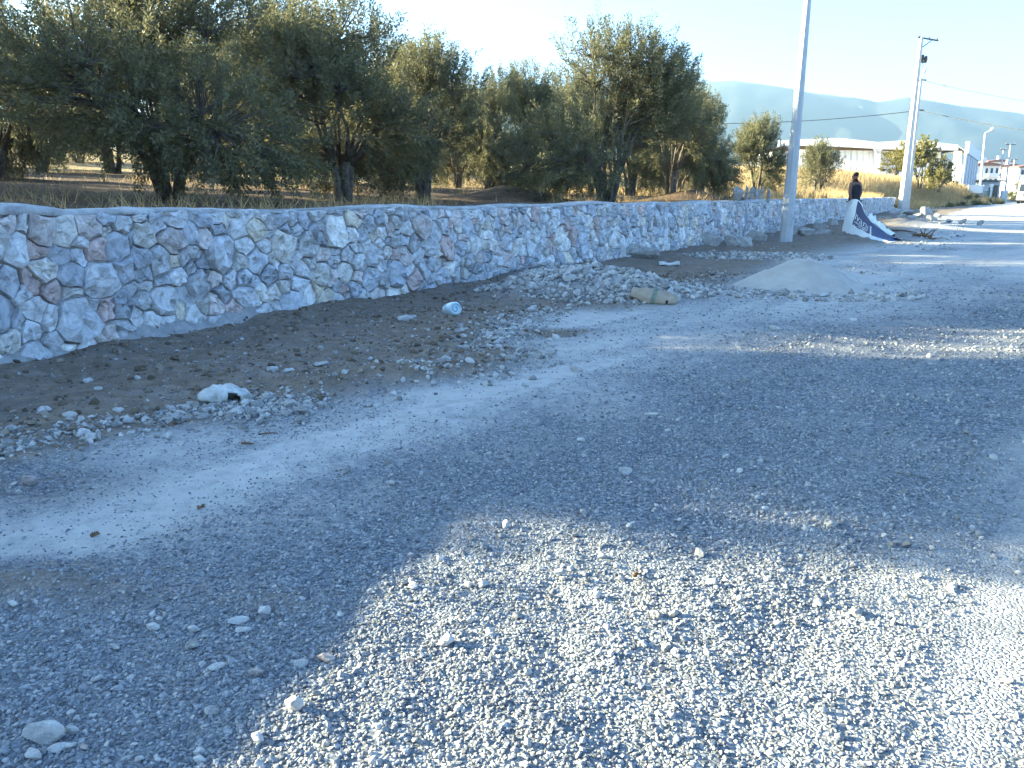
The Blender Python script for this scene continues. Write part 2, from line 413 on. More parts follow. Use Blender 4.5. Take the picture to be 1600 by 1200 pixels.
# ------------------------------------------------------------------ ground: one sheet in polar rings, cut into road / verge / ground
def build_ground():
    r = [0.35]
    while r[-1] < 8: r.append(r[-1] * 1.0085)
    while r[-1] < 90: r.append(r[-1] * 1.022)
    while r[-1] < 6200: r.append(r[-1] * 1.12)
    r = np.array(r)
    th = np.concatenate([np.arange(-180, -52, 3.0), np.arange(-52, 52, .36), np.arange(52, 180, 3.0)])
    nr, nt_ = len(r), len(th)
    A, Rr = np.meshgrid(np.radians(th), r)
    x = (Rr * np.sin(A)).ravel(); y = (Rr * np.cos(A)).ravel()
    zn = zones(x, y); z = height(x, y, zn); w = edge_dist(x, y)
    z = np.where(w < -.3, -.25, z)
    # far right: open country
    V = np.stack([x, y, z], 1); V = np.vstack([V, [[0, 0, float(height(np.array([0.]), np.array([0.]))[0])]]])
    i = np.arange(nr - 1)[:, None]; j = np.arange(nt_)[None, :]; j2 = (j + 1) % nt_
    Fq = np.stack([(i * nt_ + j), (i * nt_ + j2), ((i + 1) * nt_ + j2), ((i + 1) * nt_ + j)], -1).reshape(-1, 4)
    C = np.stack([zn[0], zn[1], zn[2]], 1); C = np.vstack([C, [[0, 0, 1]]])
    cen = V[Fq].mean(1); wc = edge_dist(cen[:, 0], cen[:, 1]); sc = C[Fq, 0].mean(1)
    verge = (wc > -.3) & (sc > .5) & (cen[:, 1] < 75) & (np.hypot(cen[:, 0], cen[:, 1]) < 110)
    road = (wc > -.3) & ~verge & (wc < 16) & (np.hypot(cen[:, 0], cen[:, 1]) < 900)
    rest = ~verge & ~road
    # close the little hole under the camera
    cap = np.array([[len(V) - 1, k, (k + 1) % nt_, (k + 1) % nt_] for k in range(nt_)])
    for nm, msk in (('road', road), ('verge', verge), ('ground', rest)):
        f = Fq[msk]
        used, inv = np.unique(f, return_inverse=True)
        me = mesh_np(nm, V[used], inv.reshape(-1, 4), M_GROUND, True, C[used], 'zone')
        tag(link(nm, me), kind='structure')
    f = cap[:, [0, 2, 1]]; used, inv = np.unique(f, return_inverse=True)
    me = mesh_np('road', V[used], inv.reshape(-1, 3), M_GROUND, True, C[used], 'zone'); tag(link('road', me), kind='structure')
build_ground()

# ------------------------------------------------------------------ orchard terrain behind the wall, and the grassy bank
ORCH_HUMPS = [(*P(800, 288, 20)[:2], 1.3, 1.0, .38), (*P(560, 300, 24)[:2], 2.5, 1.5, .2), (*P(1110, 292, 22)[:2], 1.6, 1.3, .38), (*P(1185, 300, 25)[:2], 1.3, 1.0, .25)]
def orchard_z(x, y):
    x = np.asarray(x, float); y = np.asarray(y, float)
    d = -edge_dist(x, y)
    base = np.interp(y, [-20, 5, 60, 66, 75, 100, 115, 130, 150, 400], [1.07, 1.04, .84, 1.3, 2.0, 2.4, 2.2, 1.2, .35, .3])
    wallp = 1 - sstep(59.8, 62, y)
    rmp = np.where(wallp > .5, 1.0, sstep(-.3, 4.0, d))
    z = base * rmp + np.clip(d - 4, 0, 45) * .052 * (1 - sstep(95, 135, y) * .9)
    z = z + 1.1 * sstep(36, 58, y) * (1 - sstep(60, 95, y)) * sstep(1, 8, d)
    z = z + sstep(.4, 2, d) * .07 * fbm(x * .7, y * .7, 5, 81)
    for hx, hy, rx, ry, hh in ORCH_HUMPS: z = z + hh * np.exp(-(((x - hx) / rx) ** 2 + ((y - hy) / ry) ** 2) * 1.3) * sstep(.35, 1.7, d)
    return z
def build_orchard():
    s = np.concatenate([np.arange(0, s_of_y(60) + .01, .3), np.arange(s_of_y(60) + .1, s_of_y(64), .3), np.arange(s_of_y(64), s_of_y(150), 1.2), np.arange(s_of_y(150), s_of_y(420), 12)])
    d = np.concatenate([[.30], np.arange(.45, 6, .25), np.arange(6, 40, .8), np.arange(40, 160, 6)])
    S, Dd = np.meshgrid(s, d, indexing='ij')
    x, y, nx, ny = edge_at(S.ravel())
    # beyond the wall end the sheet starts at the road edge itself
    dd = Dd.ravel() - np.where(S.ravel() > S_END + .05, .75, 0) * (Dd.ravel() < .5)
    # straight normals far away from the bends
    gx = x - nx * dd; gy = y - ny * dd
    far = np.clip(dd / 40, 0, 1); ax, ay = -.85, .5
    gx = x + (-nx * (1 - far) + ax * far) * dd; gy = y + (-ny * (1 - far) + ay * far) * dd
    z = orchard_z(gx, gy); z = np.where((S.ravel() > S_END + .05) & (Dd.ravel() < .5), -.05, z)
    n, m = len(s), len(d)
    i = np.arange(n - 1)[:, None]; j = np.arange(m - 1)[None, :]
    F = np.stack([i * m + j, (i + 1) * m + j, (i + 1) * m + j + 1, i * m + j + 1], -1).reshape(-1, 4)
    dry = np.clip(sstep(26, 40, gy) * .9 + .06 * sstep(10, 25, -edge_dist(gx, gy)) + .18 * sstep(.0, .5, fbm(gx * .4, gy * .4, 3, 91)), 0, 1)
    me = mesh_np('orchard_ground', np.stack([gx, gy, z], 1), F, M_ORCHARD, True, np.stack([dry, dry, dry], 1), 'zone')
    tag(link('orchard_ground', me), kind='structure')
build_orchard()

# ------------------------------------------------------------------ mountain
def build_mountain():
    m, nt, b = new_mat('mountain_rock'); p = pos(nt)
    n1 = noise(nt, p, .004, 8, .65); n2 = noise(nt, p, .02, 6, .7)
    c = ramp(nt, n1, [(.35, (.045, .065, .06)), (.6, (.07, .09, .08)), (.75, (.12, .125, .11))])
    a = attr(nt, 'zone'); sp = nd(nt, 'ShaderNodeSeparateColor'); nt.links.new(a.outputs['Color'], sp.inputs[0])
    c = mix(nt, ramp(nt, math_(nt, 'MULTIPLY', sp.outputs[0], n2), [(.42, 0.), (.5, 1.)]), c, (.5, .49, .47))
    nt.links.new(c, b.inputs['Base Color']); b.inputs['Roughness'].default_value = 1.0
    D0 = 3000.0
    us = [-900, -300, 200, 700, 950, 1060, 1150, 1180, 1230, 1280, 1330, 1370, 1395, 1420, 1460, 1500, 1600, 1750, 2000, 2600]
    vs = [200, 190, 160, 140, 131, 128, 126, 131, 137, 147, 152, 159, 156, 152, 158, 165, 178, 200, 230, 270]
    U = np.arange(-1000, 2700, 9.0); T = np.linspace(0, 1, 36)
    V = []; Cc = []
    for u in U:
        v = np.interp(u, us, vs)
        for t in T:
            D = 2500 + 900 * t
            top = P(u, v, D0); x = top.x / D0 * D
            prof = math.sin(min(1, t / .72) * math.pi / 2) ** 1.1 if t < .72 else math.cos((t - .72) / .28 * math.pi / 2)
            V.append((x, D, prof)); 
    V = np.array(V)
    ridge = np.array([P(u, np.interp(u, us, vs), 3148.0).z for u in U]).repeat(len(T))
    nse = fbm(V[:, 0] * .004, V[:, 1] * .004, 6, 101)
    z = V[:, 2] * ridge + nse * 60 * np.clip(V[:, 2] * (1 - V[:, 2]) * 4, 0, 1) + fbm(V[:, 0] * .02, V[:, 1] * .02, 3, 103) * 4 * V[:, 2] - 3
    um = U.repeat(len(T)); tt = np.tile(T, len(U))
    scar = np.exp(-((um - 1295 - (z - 380) * -.55) / 38) ** 2 - ((z - 365) / 32) ** 2) + .8 * np.exp(-((um - 1268) / 16) ** 2 - ((z - 405) / 12) ** 2) + .8 * np.exp(-((um - 1350) / 22) ** 2 - ((z - 300) / 40) ** 2)
    n, k = len(U), len(T)
    i = np.arange(n - 1)[:, None]; j = np.arange(k - 1)[None, :]
    F = np.stack([i * k + j, (i + 1) * k + j, (i + 1) * k + j + 1, i * k + j + 1], -1).reshape(-1, 4)
    me = mesh_np('mountain', np.stack([V[:, 0], V[:, 1], z], 1), F, m, True, np.stack([scar, scar, scar], 1), 'zone')
    tag(link('mountain', me), kind='structure')
build_mountain()

# ------------------------------------------------------------------ haze
def build_haze():
    m = bpy.data.materials.new('haze_air'); m.use_nodes = True; nt = m.node_tree
    nt.nodes.remove(nt.nodes['Principled BSDF'])
    v = nd(nt, 'ShaderNodeVolumePrincipled', ins={'Density': 2.2e-4, 'Color': (.60, .83, 1.0, 1), 'Anisotropy': 0.5})
    nt.links.new(v.outputs[0], nt.nodes['Material Output'].inputs['Volume'])
    mb = MB().box((0, 0, 249), (13400, 13400, 502 + 1)); o = mb.build('haze', m); tag(o, kind='stuff')
build_haze()

# ------------------------------------------------------------------ dry stone and mortar wall
def power_cells(s0, s1, height_fn, seed=3):
    rg = random.Random(seed); seeds = []; bins = {}
    def near(x, z, rad):
        for k in range(int((x - rad) // .4), int((x + rad) // .4) + 1):
            for q in bins.get(k, ()): yield q
    for r, dens, kk in ((.15, .5, .94), (.125, 2.5, .93), (.102, 9, .92), (.084, 28, .90), (.066, 55, .90), (.048, 75, .90), (.035, 26, 1.0)):
        for _ in range(int((s1 - s0) * 1.05 * dens * 2.2)):
            x = rg.uniform(s0, s1); h = height_fn(x); z = rg.uniform(0.0, h); rr = r * rg.uniform(.86, 1.14)
            if rr > .11 and z > h - .12: continue
            if rr < .045 and z < .3 * h and rg.random() < .6: continue
            if all((x - q[0]) ** 2 + ((z - q[1]) * 1.06) ** 2 > (kk * (rr + q[2])) ** 2 for q in near(x, z, .5)):
                q = (x, z, rr); seeds.append(q); bins.setdefault(int(x // .4), []).append(q)
    out = []
    for a in seeds:
        h = height_fn(a[0])
        poly = [(a[0] - .4, max(-.06, a[1] - .4)), (a[0] + .4, max(-.06, a[1] - .4)), (a[0] + .4, min(h, a[1] + .4)), (a[0] - .4, min(h, a[1] + .4))]
        for b in near(a[0], a[1], .65):
            if b is a: continue
            dx, dz = b[0] - a[0], b[1] - a[1]
            if dx * dx + dz * dz > .5: continue
            kq = (b[0] ** 2 + b[1] ** 2 - b[2] ** 2 - a[0] ** 2 - a[1] ** 2 + a[2] ** 2) / 2
            np_ = []
            for i in range(len(poly)):
                p, q = poly[i], poly[(i + 1) % len(poly)]
                fp = p[0] * dx + p[1] * dz - kq; fq = q[0] * dx + q[1] * dz - kq
                if fp <= 0: np_.append(p)
                if (fp < 0) != (fq < 0) and abs(fp - fq) > 1e-12:
                    t = fp / (fp - fq); np_.append((p[0] + (q[0] - p[0]) * t, p[1] + (q[1] - p[1]) * t))
            poly = np_
            if len(poly) < 3: break
        if len(poly) >= 3: out.append((a, poly))
    return out
def stone_ring(poly, gap, n, rg):
    pl = [p for i, p in enumerate(poly) if math.dist(p, poly[i - 1]) > .02]
    if len(pl) < 3: pl = list(poly)
    c0 = np.array(pl).mean(0)
    while len(pl) > n: i = min(range(len(pl)), key=lambda q: math.dist(pl[q], pl[q - 1])); pl.pop(i)
    while len(pl) < n:
        i = max(range(len(pl)), key=lambda q: math.dist(pl[q], pl[q - 1])); a, b = np.array(pl[i - 1]), np.array(pl[i]); pl.insert(i, tuple((a + b) / 2))
    q = np.array(pl)
    wx = fbm(q[:, 0] * 5.5, q[:, 1] * 5.5, 3, 201) * .045 + fbm(q[:, 0] * 19, q[:, 1] * 19, 2, 203) * .014; wz = fbm(q[:, 0] * 5.5 + 40, q[:, 1] * 5.5, 3, 205) * .045 + fbm(q[:, 0] * 19 + 40, q[:, 1] * 19, 2, 207) * .014
    q = q + np.stack([wx, wz], 1) * np.array([1, 1])
    c = q.mean(0); d = q - c; l = np.linalg.norm(d, axis=1, keepdims=True) + 1e-9
    return c, c + d / l * np.maximum(l - gap, l * .55)
PAL = np.array([(.38, .375, .38), (.31, .315, .335), (.43, .42, .41), (.49, .46, .41), (.42, .36, .33), (.37, .27, .24), (.48, .42, .32), (.27, .28, .305), (.54, .52, .49), (.40, .39, .385)])
WALL = empty('stone_wall', (*EDGE[0], 0), 0, 'long low wall of rough grey field stones set in mortar along the road', 'wall')
WALL.location = (-3.45, 5.22, 0)
WINV = Matrix.Translation(-Vector(WALL.location))
def wall_build():
    rg = np.random.default_rng(5)
    s0, s1 = s_of_y(-3.0), S_END
    hf = lambda s: float(wall_top(np.interp(s, _cum, EDGE[:, 1]))) - .022 - .02 * math.sin(s * 1.7) * math.sin(s * .63)
    cells = power_cells(s0, s1, hf)
    def at(sv, z, out):
        x, y, nx, ny = edge_at(np.array([sv])); o = out - .05 * z
        return np.array([x[0] + nx[0] * o, y[0] + ny[0] * o, z])
    items = []
    for (a, poly) in cells:
        n = 12; c, ring = stone_ring(poly, rg.choice([.001, .003, .006, .010]) * rg.uniform(.6, 1.3), n, rg)
        size = math.sqrt(abs(sum(ring[i][0] * ring[(i + 1) % n][1] - ring[(i + 1) % n][0] * ring[i][1] for i in range(n)) / 2))
        if size < .03: continue
        b = min(.075, .020 + size * .17) * rg.uniform(.55, 1.35); tl = rg.normal(0, .15, 2)
        V = []
        for sc, o, ns in ((1.0, -.04, 0), (.965, b * .66, .26), (.70, b, .30), (.36, b * 1.02, .30)):
            for q in ring:
                p = c + (q - c) * sc * (1 + rg.normal(0, .02)); d = p - c
                V.append(at(p[0], max(p[1], -.05), o + (0 if sc == 1 else rg.normal(0, ns) * b + d @ tl)))
        V.append(at(c[0], c[1], b * rg.uniform(.95, 1.15)))
        F = []
        for l in (0, 1, 2):
            for i in range(n):
                j = (i + 1) % n; F.append((l * n + i, l * n + j, (l + 1) * n + j, (l + 1) * n + i))
        F += [(3 * n + i, 3 * n + (i + 1) % n, 4 * n) for i in range(n)]
        V = np.array(V); cen = V[-1]
        u, v, D = project(cen)
        nrm = edge_at(np.array([c[0]])); view = -np.array([cen[0], cen[1], 0]); view /= np.linalg.norm(view) + 1e-9
        px = size * size * (1250 / max(D, .1)) ** 2 * max(.05, nrm[2][0] * view[0] + nrm[3][0] * view[1]) if D > .5 and -25 < u < 1625 else 0
        k = rg.choice(len(PAL), p=[.20, .16, .17, .12, .10, .04, .03, .10, .04, .04]); tint = (PAL[k] * .8 + .2 * .40) * rg.uniform(1.32, 1.9)
        items.append((px, V, F, tint, cen))
    items.sort(key=lambda t: -t[0])
    def setcol(me, cols):
        a = me.color_attributes.new('tint', 'FLOAT_COLOR', 'POINT'); c = np.ones((len(me.vertices), 4), np.float32); c[:, :3] = cols; a.data.foreach_set('color', c.ravel())
    rv, rf, rc = [], [], []
    for k, (px, V, F, tint, cen) in enumerate(items):
        if k < 300 and px > 0:
            o = pyd('stone', V - cen, F, M_STONE, WALL, True); o.location = cen - np.array(WALL.location); setcol(o.data, tint); o.data.set_sharp_from_angle(angle=R(24))
        else:
            b = len(rv) and sum(len(q) for q in rv); rv.append(V); rf += [tuple(i + b for i in f) for f in F]; rc.append(np.tile(tint, (len(V), 1)))
    o = pyd('stonework', np.vstack(rv) - np.array(WALL.location), rf, M_STONE, WALL, True); setcol(o.data, np.vstack(rc)); o.data.set_sharp_from_angle(angle=R(24)); tag(o, kind='stuff')
    # mortar core: face, top and back as a closed strip with a rough face
    ss = np.concatenate([np.arange(s0, s_of_y(16), .06), np.arange(s_of_y(16), s1, .2), [s1]])
    x, y, nx, ny = edge_at(ss); top = np.array([hf(q) for q in ss]) + .014
    prof = [(-.25, 0)] + [(t, 0) for t in np.linspace(0, 1, 14)] + [(1.0, -.42), (-.25, -.42)]
    V = []
    for k, (zt, o) in enumerate(prof):
        zz = np.where(zt < 0, zt, top * zt); nz = fbm(ss * 4, zz * 4 + 50, 4, 7) * .034 if o == 0 and 0 <= zt < 1 else 0
        oo = o - .05 * np.maximum(zz, 0) + nz + (-.016 if o == 0 else 0)
        if o == 0 and 0 <= zt < .12: oo = oo + .05 * (1 - zt / .12) * np.clip(.4 + fbm(ss * 1.2, ss * 0, 3, 9) * 1.4, 0, 1)
        V.append(np.stack([x + nx * oo, y + ny * oo, zz], 1))
    V = np.array(V); m, n = len(prof), len(ss)
    i = np.arange(m - 1)[:, None]; j = np.arange(n - 1)[None, :]
    F = np.stack([i * n + j, i * n + j + 1, (i + 1) * n + j + 1, (i + 1) * n + j], -1).reshape(-1, 4)
    me = mesh_np('mortar_core', V.reshape(-1, 3) - np.array(WALL.location), F, M_MORTAR, True); link('mortar_core', me, WALL)
    pyd('end_face', [V[0, -1] * 1 - np.array(WALL.location), V[14, -1] - np.array(WALL.location), V[15, -1] - np.array(WALL.location), V[16, -1] - np.array(WALL.location)], [(0, 1, 2, 3)], M_STONE, WALL).data.color_attributes.new('tint', 'FLOAT_COLOR', 'POINT').data.foreach_set('color', [.35, .35, .36, 1] * 4)
    # cement smeared along the foot of the near half
    sk = np.arange(s_of_y(4.0), s_of_y(9.4), .05); kx, ky, knx, kny = edge_at(sk); hgt = np.clip(.20 + .16 * fbm(sk * 1.3, sk * 0, 4, 23), .04, .36) * (1 - sstep(7.2, 9.2, ky)); V = []
    for t in np.linspace(0, 1, 9):
        o_ = .20 * (1 - t) ** 1.6 + .046 - .05 * t + fbm(sk * 7, sk * 0 + t * 4, 3, 25) * .018; V.append(np.stack([kx + knx * o_, ky + kny * o_, t * hgt - .01 + fbm(sk * 9, sk * 0 + t * 6, 3, 27) * .01], 1))
    V = np.array(V); nk = len(sk); i8 = np.arange(8)[:, None]; j8 = np.arange(nk - 1)[None, :]
    link('mortar_skirt', mesh_np('mortar_skirt', V.reshape(-1, 3) - np.array(WALL.location), np.stack([i8 * nk + j8, i8 * nk + j8 + 1, (i8 + 1) * nk + j8 + 1, (i8 + 1) * nk + j8], -1).reshape(-1, 4), M_MORTAR, True), WALL)
    # smeared cement coping, uneven in height and edge
    prof = [(.0, .010, -.026), (.0, .022, -.010), (.6, .014, .006), (1, -.06, .014), (1, -.22, .020), (1, -.38, .014), (.5, -.45, .0), (0, -.45, -.08)]
    V = []
    for k, (wz, o, dz) in enumerate(prof):
        lump = fbm(ss * 1.1, ss * 0 + 3, 4, 13) * .014 + fbm(ss * 6, ss * 0 + k * .7, 3, 15) * .006 + fbm(ss * 15, ss * 0 + k * 1.9, 2, 16) * .008
        lump = lump + .055 * np.exp(-((y - 5.6) / .30) ** 2) - .05 * np.exp(-((y - 8.45) / .22) ** 2) - .02 * np.exp(-((y - 8.1) / .5) ** 2)
        oo = o - .05 + fbm(ss * 2.3, ss * 0 + 9, 4, 17) * .022 * (k < 4) + fbm(ss * 9, ss * 0 + k, 3, 19) * .014
        V.append(np.stack([x + nx * oo, y + ny * oo, top + dz + lump * (wz * .7 + .3)], 1))
    V = np.array(V); m = len(prof); i = np.arange(m - 1)[:, None]
    F = np.stack([i * n + j, i * n + j + 1, (i + 1) * n + j + 1, (i + 1) * n + j], -1).reshape(-1, 4)
    me = mesh_np('coping', V.reshape(-1, 3) - np.array(WALL.location), F, M_COPING, True); link('coping', me, WALL)
wall_build()

# ------------------------------------------------------------------ trees
def leaf_mesh(name, base, dirs, lens, K, L, W, mat, rg, spread=.75, tintbase=None):
    M = len(base); N = M * K
    t = np.tile(np.linspace(.12, 1.0, K), M) + rg.normal(0, .02, N)
    b = np.repeat(base, K, 0); d = np.repeat(dirs, K, 0); l = np.repeat(lens, K)
    rad = rg.normal(size=(N, 3)); rad -= d * (rad * d).sum(1, keepdims=True); rad /= np.linalg.norm(rad, axis=1, keepdims=True) + 1e-9
    p = b + d * (t * l)[:, None] + rad * (.012 + .03 * rg.random((N, 1))) + np.array([0, 0, -.10]) * (t ** 2 * l * rg.uniform(.2, 1, N))[:, None]
    ax = d * rg.uniform(.35, 1.0, (N, 1)) + rad * spread + rg.normal(0, .18, (N, 3)); ax /= np.linalg.norm(ax, axis=1, keepdims=True)
    wv = np.cross(ax, rg.normal(size=(N, 3))); wv /= np.linalg.norm(wv, axis=1, keepdims=True) + 1e-9
    ll = (L * rg.uniform(.65, 1.3, N))[:, None]; ww = (W * rg.uniform(.7, 1.25, N))[:, None]
    v = np.stack([p, p + ax * ll * .5 + wv * ww * .5, p + ax * ll, p + ax * ll * .5 - wv * ww * .5], 1).reshape(-1, 3)
    f = np.arange(N * 4).reshape(N, 4)
    tb = np.repeat(rg.random(M) if tintbase is None else tintbase, K)
    tn = np.clip(.55 * tb + .45 * rg.random(N), 0, 1); c = np.repeat(tn, 4)
    return mesh_np(name, v, f, mat, False, np.stack([c, c, c], 1))
def make_tree(seed, H, Rad, lobes_n, shoots, K, L, W, mat, low=.16, stems=6, upright=.75, shoot_len=(.35, .75), name='olive_tree', trunk_r=.085, open_=0.0):
    rg = np.random.default_rng(seed); rr = random.Random(seed)
    lobes = []
    for k in range(lobes_n):
        a = k * 2.4 + rr.uniform(-.5, .5); f = (k + .5) / lobes_n
        z = H * (low + .14 + (.66 - low) * ((k * .618) % 1.0)); env = math.sin(min(1, max(.25, (1.0 - (z / H - .3) ** 2 * 1.6))) * math.pi / 2)
        q = Rad * rr.uniform(.35, .72) * env
        lobes.append((math.cos(a) * q, math.sin(a) * q, z, rr.uniform(.26, .38) * min(H * .75, Rad * 1.5)))
    lobes.append((rr.uniform(-.2, .2), rr.uniform(-.2, .2), H * .74, .25 * H))
    mb = MB(); tips = []
    for k in range(stems):                                    # stems fan out from one stool
        a = 2 * math.pi * k / stems + rr.uniform(-.4, .4); b0 = Vector((math.cos(a) * trunk_r * 1.2, math.sin(a) * trunk_r * 1.2, -.15))
        lo = sorted(lobes, key=lambda q: abs(((math.atan2(q[1], q[0]) - a + math.pi) % (2 * math.pi)) - math.pi) + rr.uniform(0, .5))[:3]
        knee = Vector((math.cos(a) * Rad * .13, math.sin(a) * Rad * .13, H * rr.uniform(.14, .2)))
        r0 = trunk_r * rr.uniform(.6, 1.0)
        mb.tube([b0, b0 * .35 + knee * .65 + Vector((rr.uniform(-.04, .04), rr.uniform(-.04, .04), 0)), knee], [r0 * 1.25, r0 * .85, r0 * .72], 7)
        for q in lo:
            e = Vector(q[:3]); m1 = knee.lerp(e, .4) + Vector((rr.uniform(-.1, .1), rr.uniform(-.1, .1), H * .03)); m2 = knee.lerp(e, .75) + Vector((rr.uniform(-.1, .1), rr.uniform(-.1, .1), .05))
            mb.tube([knee, m1, m2, e + Vector((0, 0, q[3] * .4))], [r0 * .6, r0 * .42, r0 * .28, r0 * .1], 5)
            tips += [m1, m2, e]
    base, dirs, tb = [], [], []
    wts = np.array([q[3] ** 2 for q in lobes]); wts /= wts.sum()
    for k in range(shoots):
        q = lobes[rg.choice(len(lobes), p=wts)]
        v = rg.normal(size=3); v /= np.linalg.norm(v); rad = q[3] * (rg.uniform(.25, 1.0) ** .55)
        p = np.array(q[:3]) + v * rad * np.array([1, 1, .95])
        if p[2] < H * low + rg.uniform(-.1, .12): continue
        if p[2] < H * .36 and math.hypot(p[0], p[1]) < Rad * .42 * (1 - p[2] / H / .8): continue
        out = p - np.array([0, 0, H * .35]); out /= np.linalg.norm(out) + 1e-9
        up = upright * (0.35 + .9 * p[2] / H)
        d = v * .35 + out * .5 + np.array([0, 0, up]) + rg.normal(0, .25, 3)
        if p[2] < H * .35: d[2] -= .5
        d /= np.linalg.norm(d); base.append(p - d * .15); dirs.append(d); tb.append(.5 + .5 * mnoise.noise(Vector(p) * .9) + rg.normal(0, .12))
        if k % 2 == 0 and tips:
            t = min(tips, key=lambda w: (w.x - p[0]) ** 2 + (w.y - p[1]) ** 2 + (w.z - p[2]) ** 2 + (9 if w.z > p[2] + .1 else 0))
            pp = Vector(p); mb.tube([t, t.lerp(pp, .55) + Vector((rr.uniform(-.06, .06), rr.uniform(-.06, .06), .06)), pp, pp + Vector(d) * .3], [.016, .011, .006, .002], 3, False)
    lens = rg.uniform(*shoot_len, len(base))
    root = empty(name)
    mb.build('trunk', M_BARK, root, True)
    cm = leaf_mesh('crown', np.array(base), np.array(dirs), lens, K, L, W, mat, rg, tintbase=np.clip(np.array(tb), 0, 1))
    link('crown', cm, root)
    co = np.zeros(len(cm.vertices) * 3, np.float32); cm.vertices.foreach_get('co', co); co = co.reshape(-1, 3)
    root['crown_top'] = float(np.percentile(co[:, 2], 99.6)); root['crown_radius'] = float(np.percentile(np.hypot(co[:, 0], co[:, 1]), 96))
    return root
PROTO = {
    'A': make_tree(11, 4.3, 2.35, 15, 1650, 62, .078, .022, M_LEAF, low=.045, stems=8),
    'B': make_tree(12, 4.2, 1.55, 13, 1150, 62, .078, .022, M_LEAF, low=.06, stems=6),
    'C': make_tree(13, 4.0, 1.75, 14, 1300, 62, .078, .022, M_LEAF, low=.045, stems=7),
    'D': make_tree(14, 3.3, 1.35, 10, 900, 60, .08, .024, M_LEAF, low=.12, stems=3, trunk_r=.11),
    'E': make_tree(15, 2.9, 1.35, 7, 460, 60, .08, .024, M_LEAF, low=.25, stems=2, trunk_r=.10),
}
_used = set()
GRP_ROW, GRP_BACK = 'olive trees in the row behind the stone wall', 'olive trees deeper in the grove'
def plant(kind, x, y, label, group, topz=None, width=None, rz=None, zoff=0.0):
    o = PROTO[kind] if kind not in _used else copy_tree(PROTO[kind])
    _used.add(kind); z = float(orchard_z(np.array([x]), np.array([y]))[0]) + zoff
    h, rad = o['crown_top'], o['crown_radius']; sz = (topz - z) / h if topz else 1.0; sx = width / 2 / rad if width else sz
    o.location = (x, y, z); o.scale = (sx, sx, sz); o.rotation_euler = (0, 0, rz if rz is not None else random.uniform(0, 6.28))
    return tag(o, label, 'tree', group)
def plant_px(kind, u, D, label, group, vtop=None, wpx=None, rz=None):
    p = P(u, 302, D); return plant(kind, p.x, D, label, group, P(u, vtop, D).z if vtop is not None else None, wpx / 1250 * D if wpx else None, rz)
plant_px('A', 268, 13.2, 'widest olive tree, many stems rising from one base right behind the wall', GRP_ROW, -95, 440, .3)
plant_px('C', 2, 19, 'dark olive tree cut off by the left edge of the photo', GRP_ROW, -50, 210)
plant_px('B', 420, 21, 'olive tree with a narrow dark fan-shaped base between the two largest foreground trunks', GRP_BACK, -25, 180)
plant_px('B', 535, 15.2, 'tall olive tree second in the row, its stems leaning out from the base', GRP_ROW, -22, 275, 2.0)
plant_px('C', 662, 18, 'rounded olive tree third in the row with a short black trunk', GRP_ROW, 60, 205)
plant_px('C', 765, 24, 'olive tree with a pale crown in the gap between two big ones', GRP_BACK, 120, 130)
plant_px('B', 830, 27, 'slim-trunked olive tree standing further back under a paler crown', GRP_BACK, 100, 150)
plant_px('A', 948, 19.4, 'broad olive tree with spreading pale grey stems and a high rounded crown', GRP_ROW, 42, 290, 4.1)
plant_px('B', 1048, 22, 'olive tree just beyond the broad one, with lower shoulders', GRP_ROW, 98, 140)
plant_px('C', 1092, 25, 'dark bushy olive tree ending the dense row before the mountain', GRP_ROW, 140, 122)
plant_px('D', 1183, 38, 'small round olive tree standing apart against dry grass', GRP_ROW, 180, 84, 1.0)
plant_px('E', 1277, 46, 'little sparse olive tree just to the side of the steel lamp post', GRP_ROW, 216, 82, 2.2)
GROVE = ['grove tree behind the widest olive, seen between it and the photo edge', 'grove tree whose trunk shows under the left skirt of the widest olive', 'grove tree hidden behind the right half of the widest olive', 'grove tree behind the gap between the widest and the tall second olive', 'grove tree behind the gap between the second and third row olives', 'far grove tree between the third row olive and the pale-crowned one', 'grove tree behind the left shoulder of the broad pale-stemmed olive', 'grove tree behind the right shoulder of the broad pale-stemmed olive', 'grove tree farthest along, behind the dark bushy end of the row', 'distant olive deep in the grove at the far left', 'distant olive deep in the grove behind the widest olive', 'distant olive deep in the grove behind the narrow fan-based one', 'distant olive deep in the grove behind the tall second olive', 'distant olive deep in the grove near the pale-crowned one']
for k, (u, D, vt, w) in enumerate(((70, 27, 60, 200), (180, 31, 70, 190), (330, 27, 40, 170), (475, 29, 60, 160), (600, 27, 60, 170), (715, 34, 130, 120), (880, 31, 110, 170), (985, 33, 120, 140), (1060, 36, 160, 110), (130, 42, 110, 150), (300, 44, 110, 150), (440, 45, 110, 150), (560, 43, 110, 150), (690, 46, 150, 120))):
    plant_px('ABC'[k % 3], u, D, GROVE[k], GRP_BACK, vt, w)
for k, (x, y, h) in enumerate(((-9.2, 6.95, 5.2), (-8.6, 10.2, 5.4), (-11.7, 7.45, 5.3), (-12.0, 12.0, 5.4), (-13.5, 16.0, 5.4), (-14.4, 7.95, 5.6), (-19.0, 15.0, 5.6), (-23.0, 21.0, 5.8), (-20.0, 27.0, 6.0), (-27.0, 27.0, 6.0), (-25.0, 34.0, 6.2), (-32.0, 33.0, 6.4))):
    plant('AC'[k % 2], x, y, 'olive tree in the grove beyond the near end of the wall', 'olive trees beyond the near end of the wall', h, 4.4 if k % 2 == 0 else 4.0)

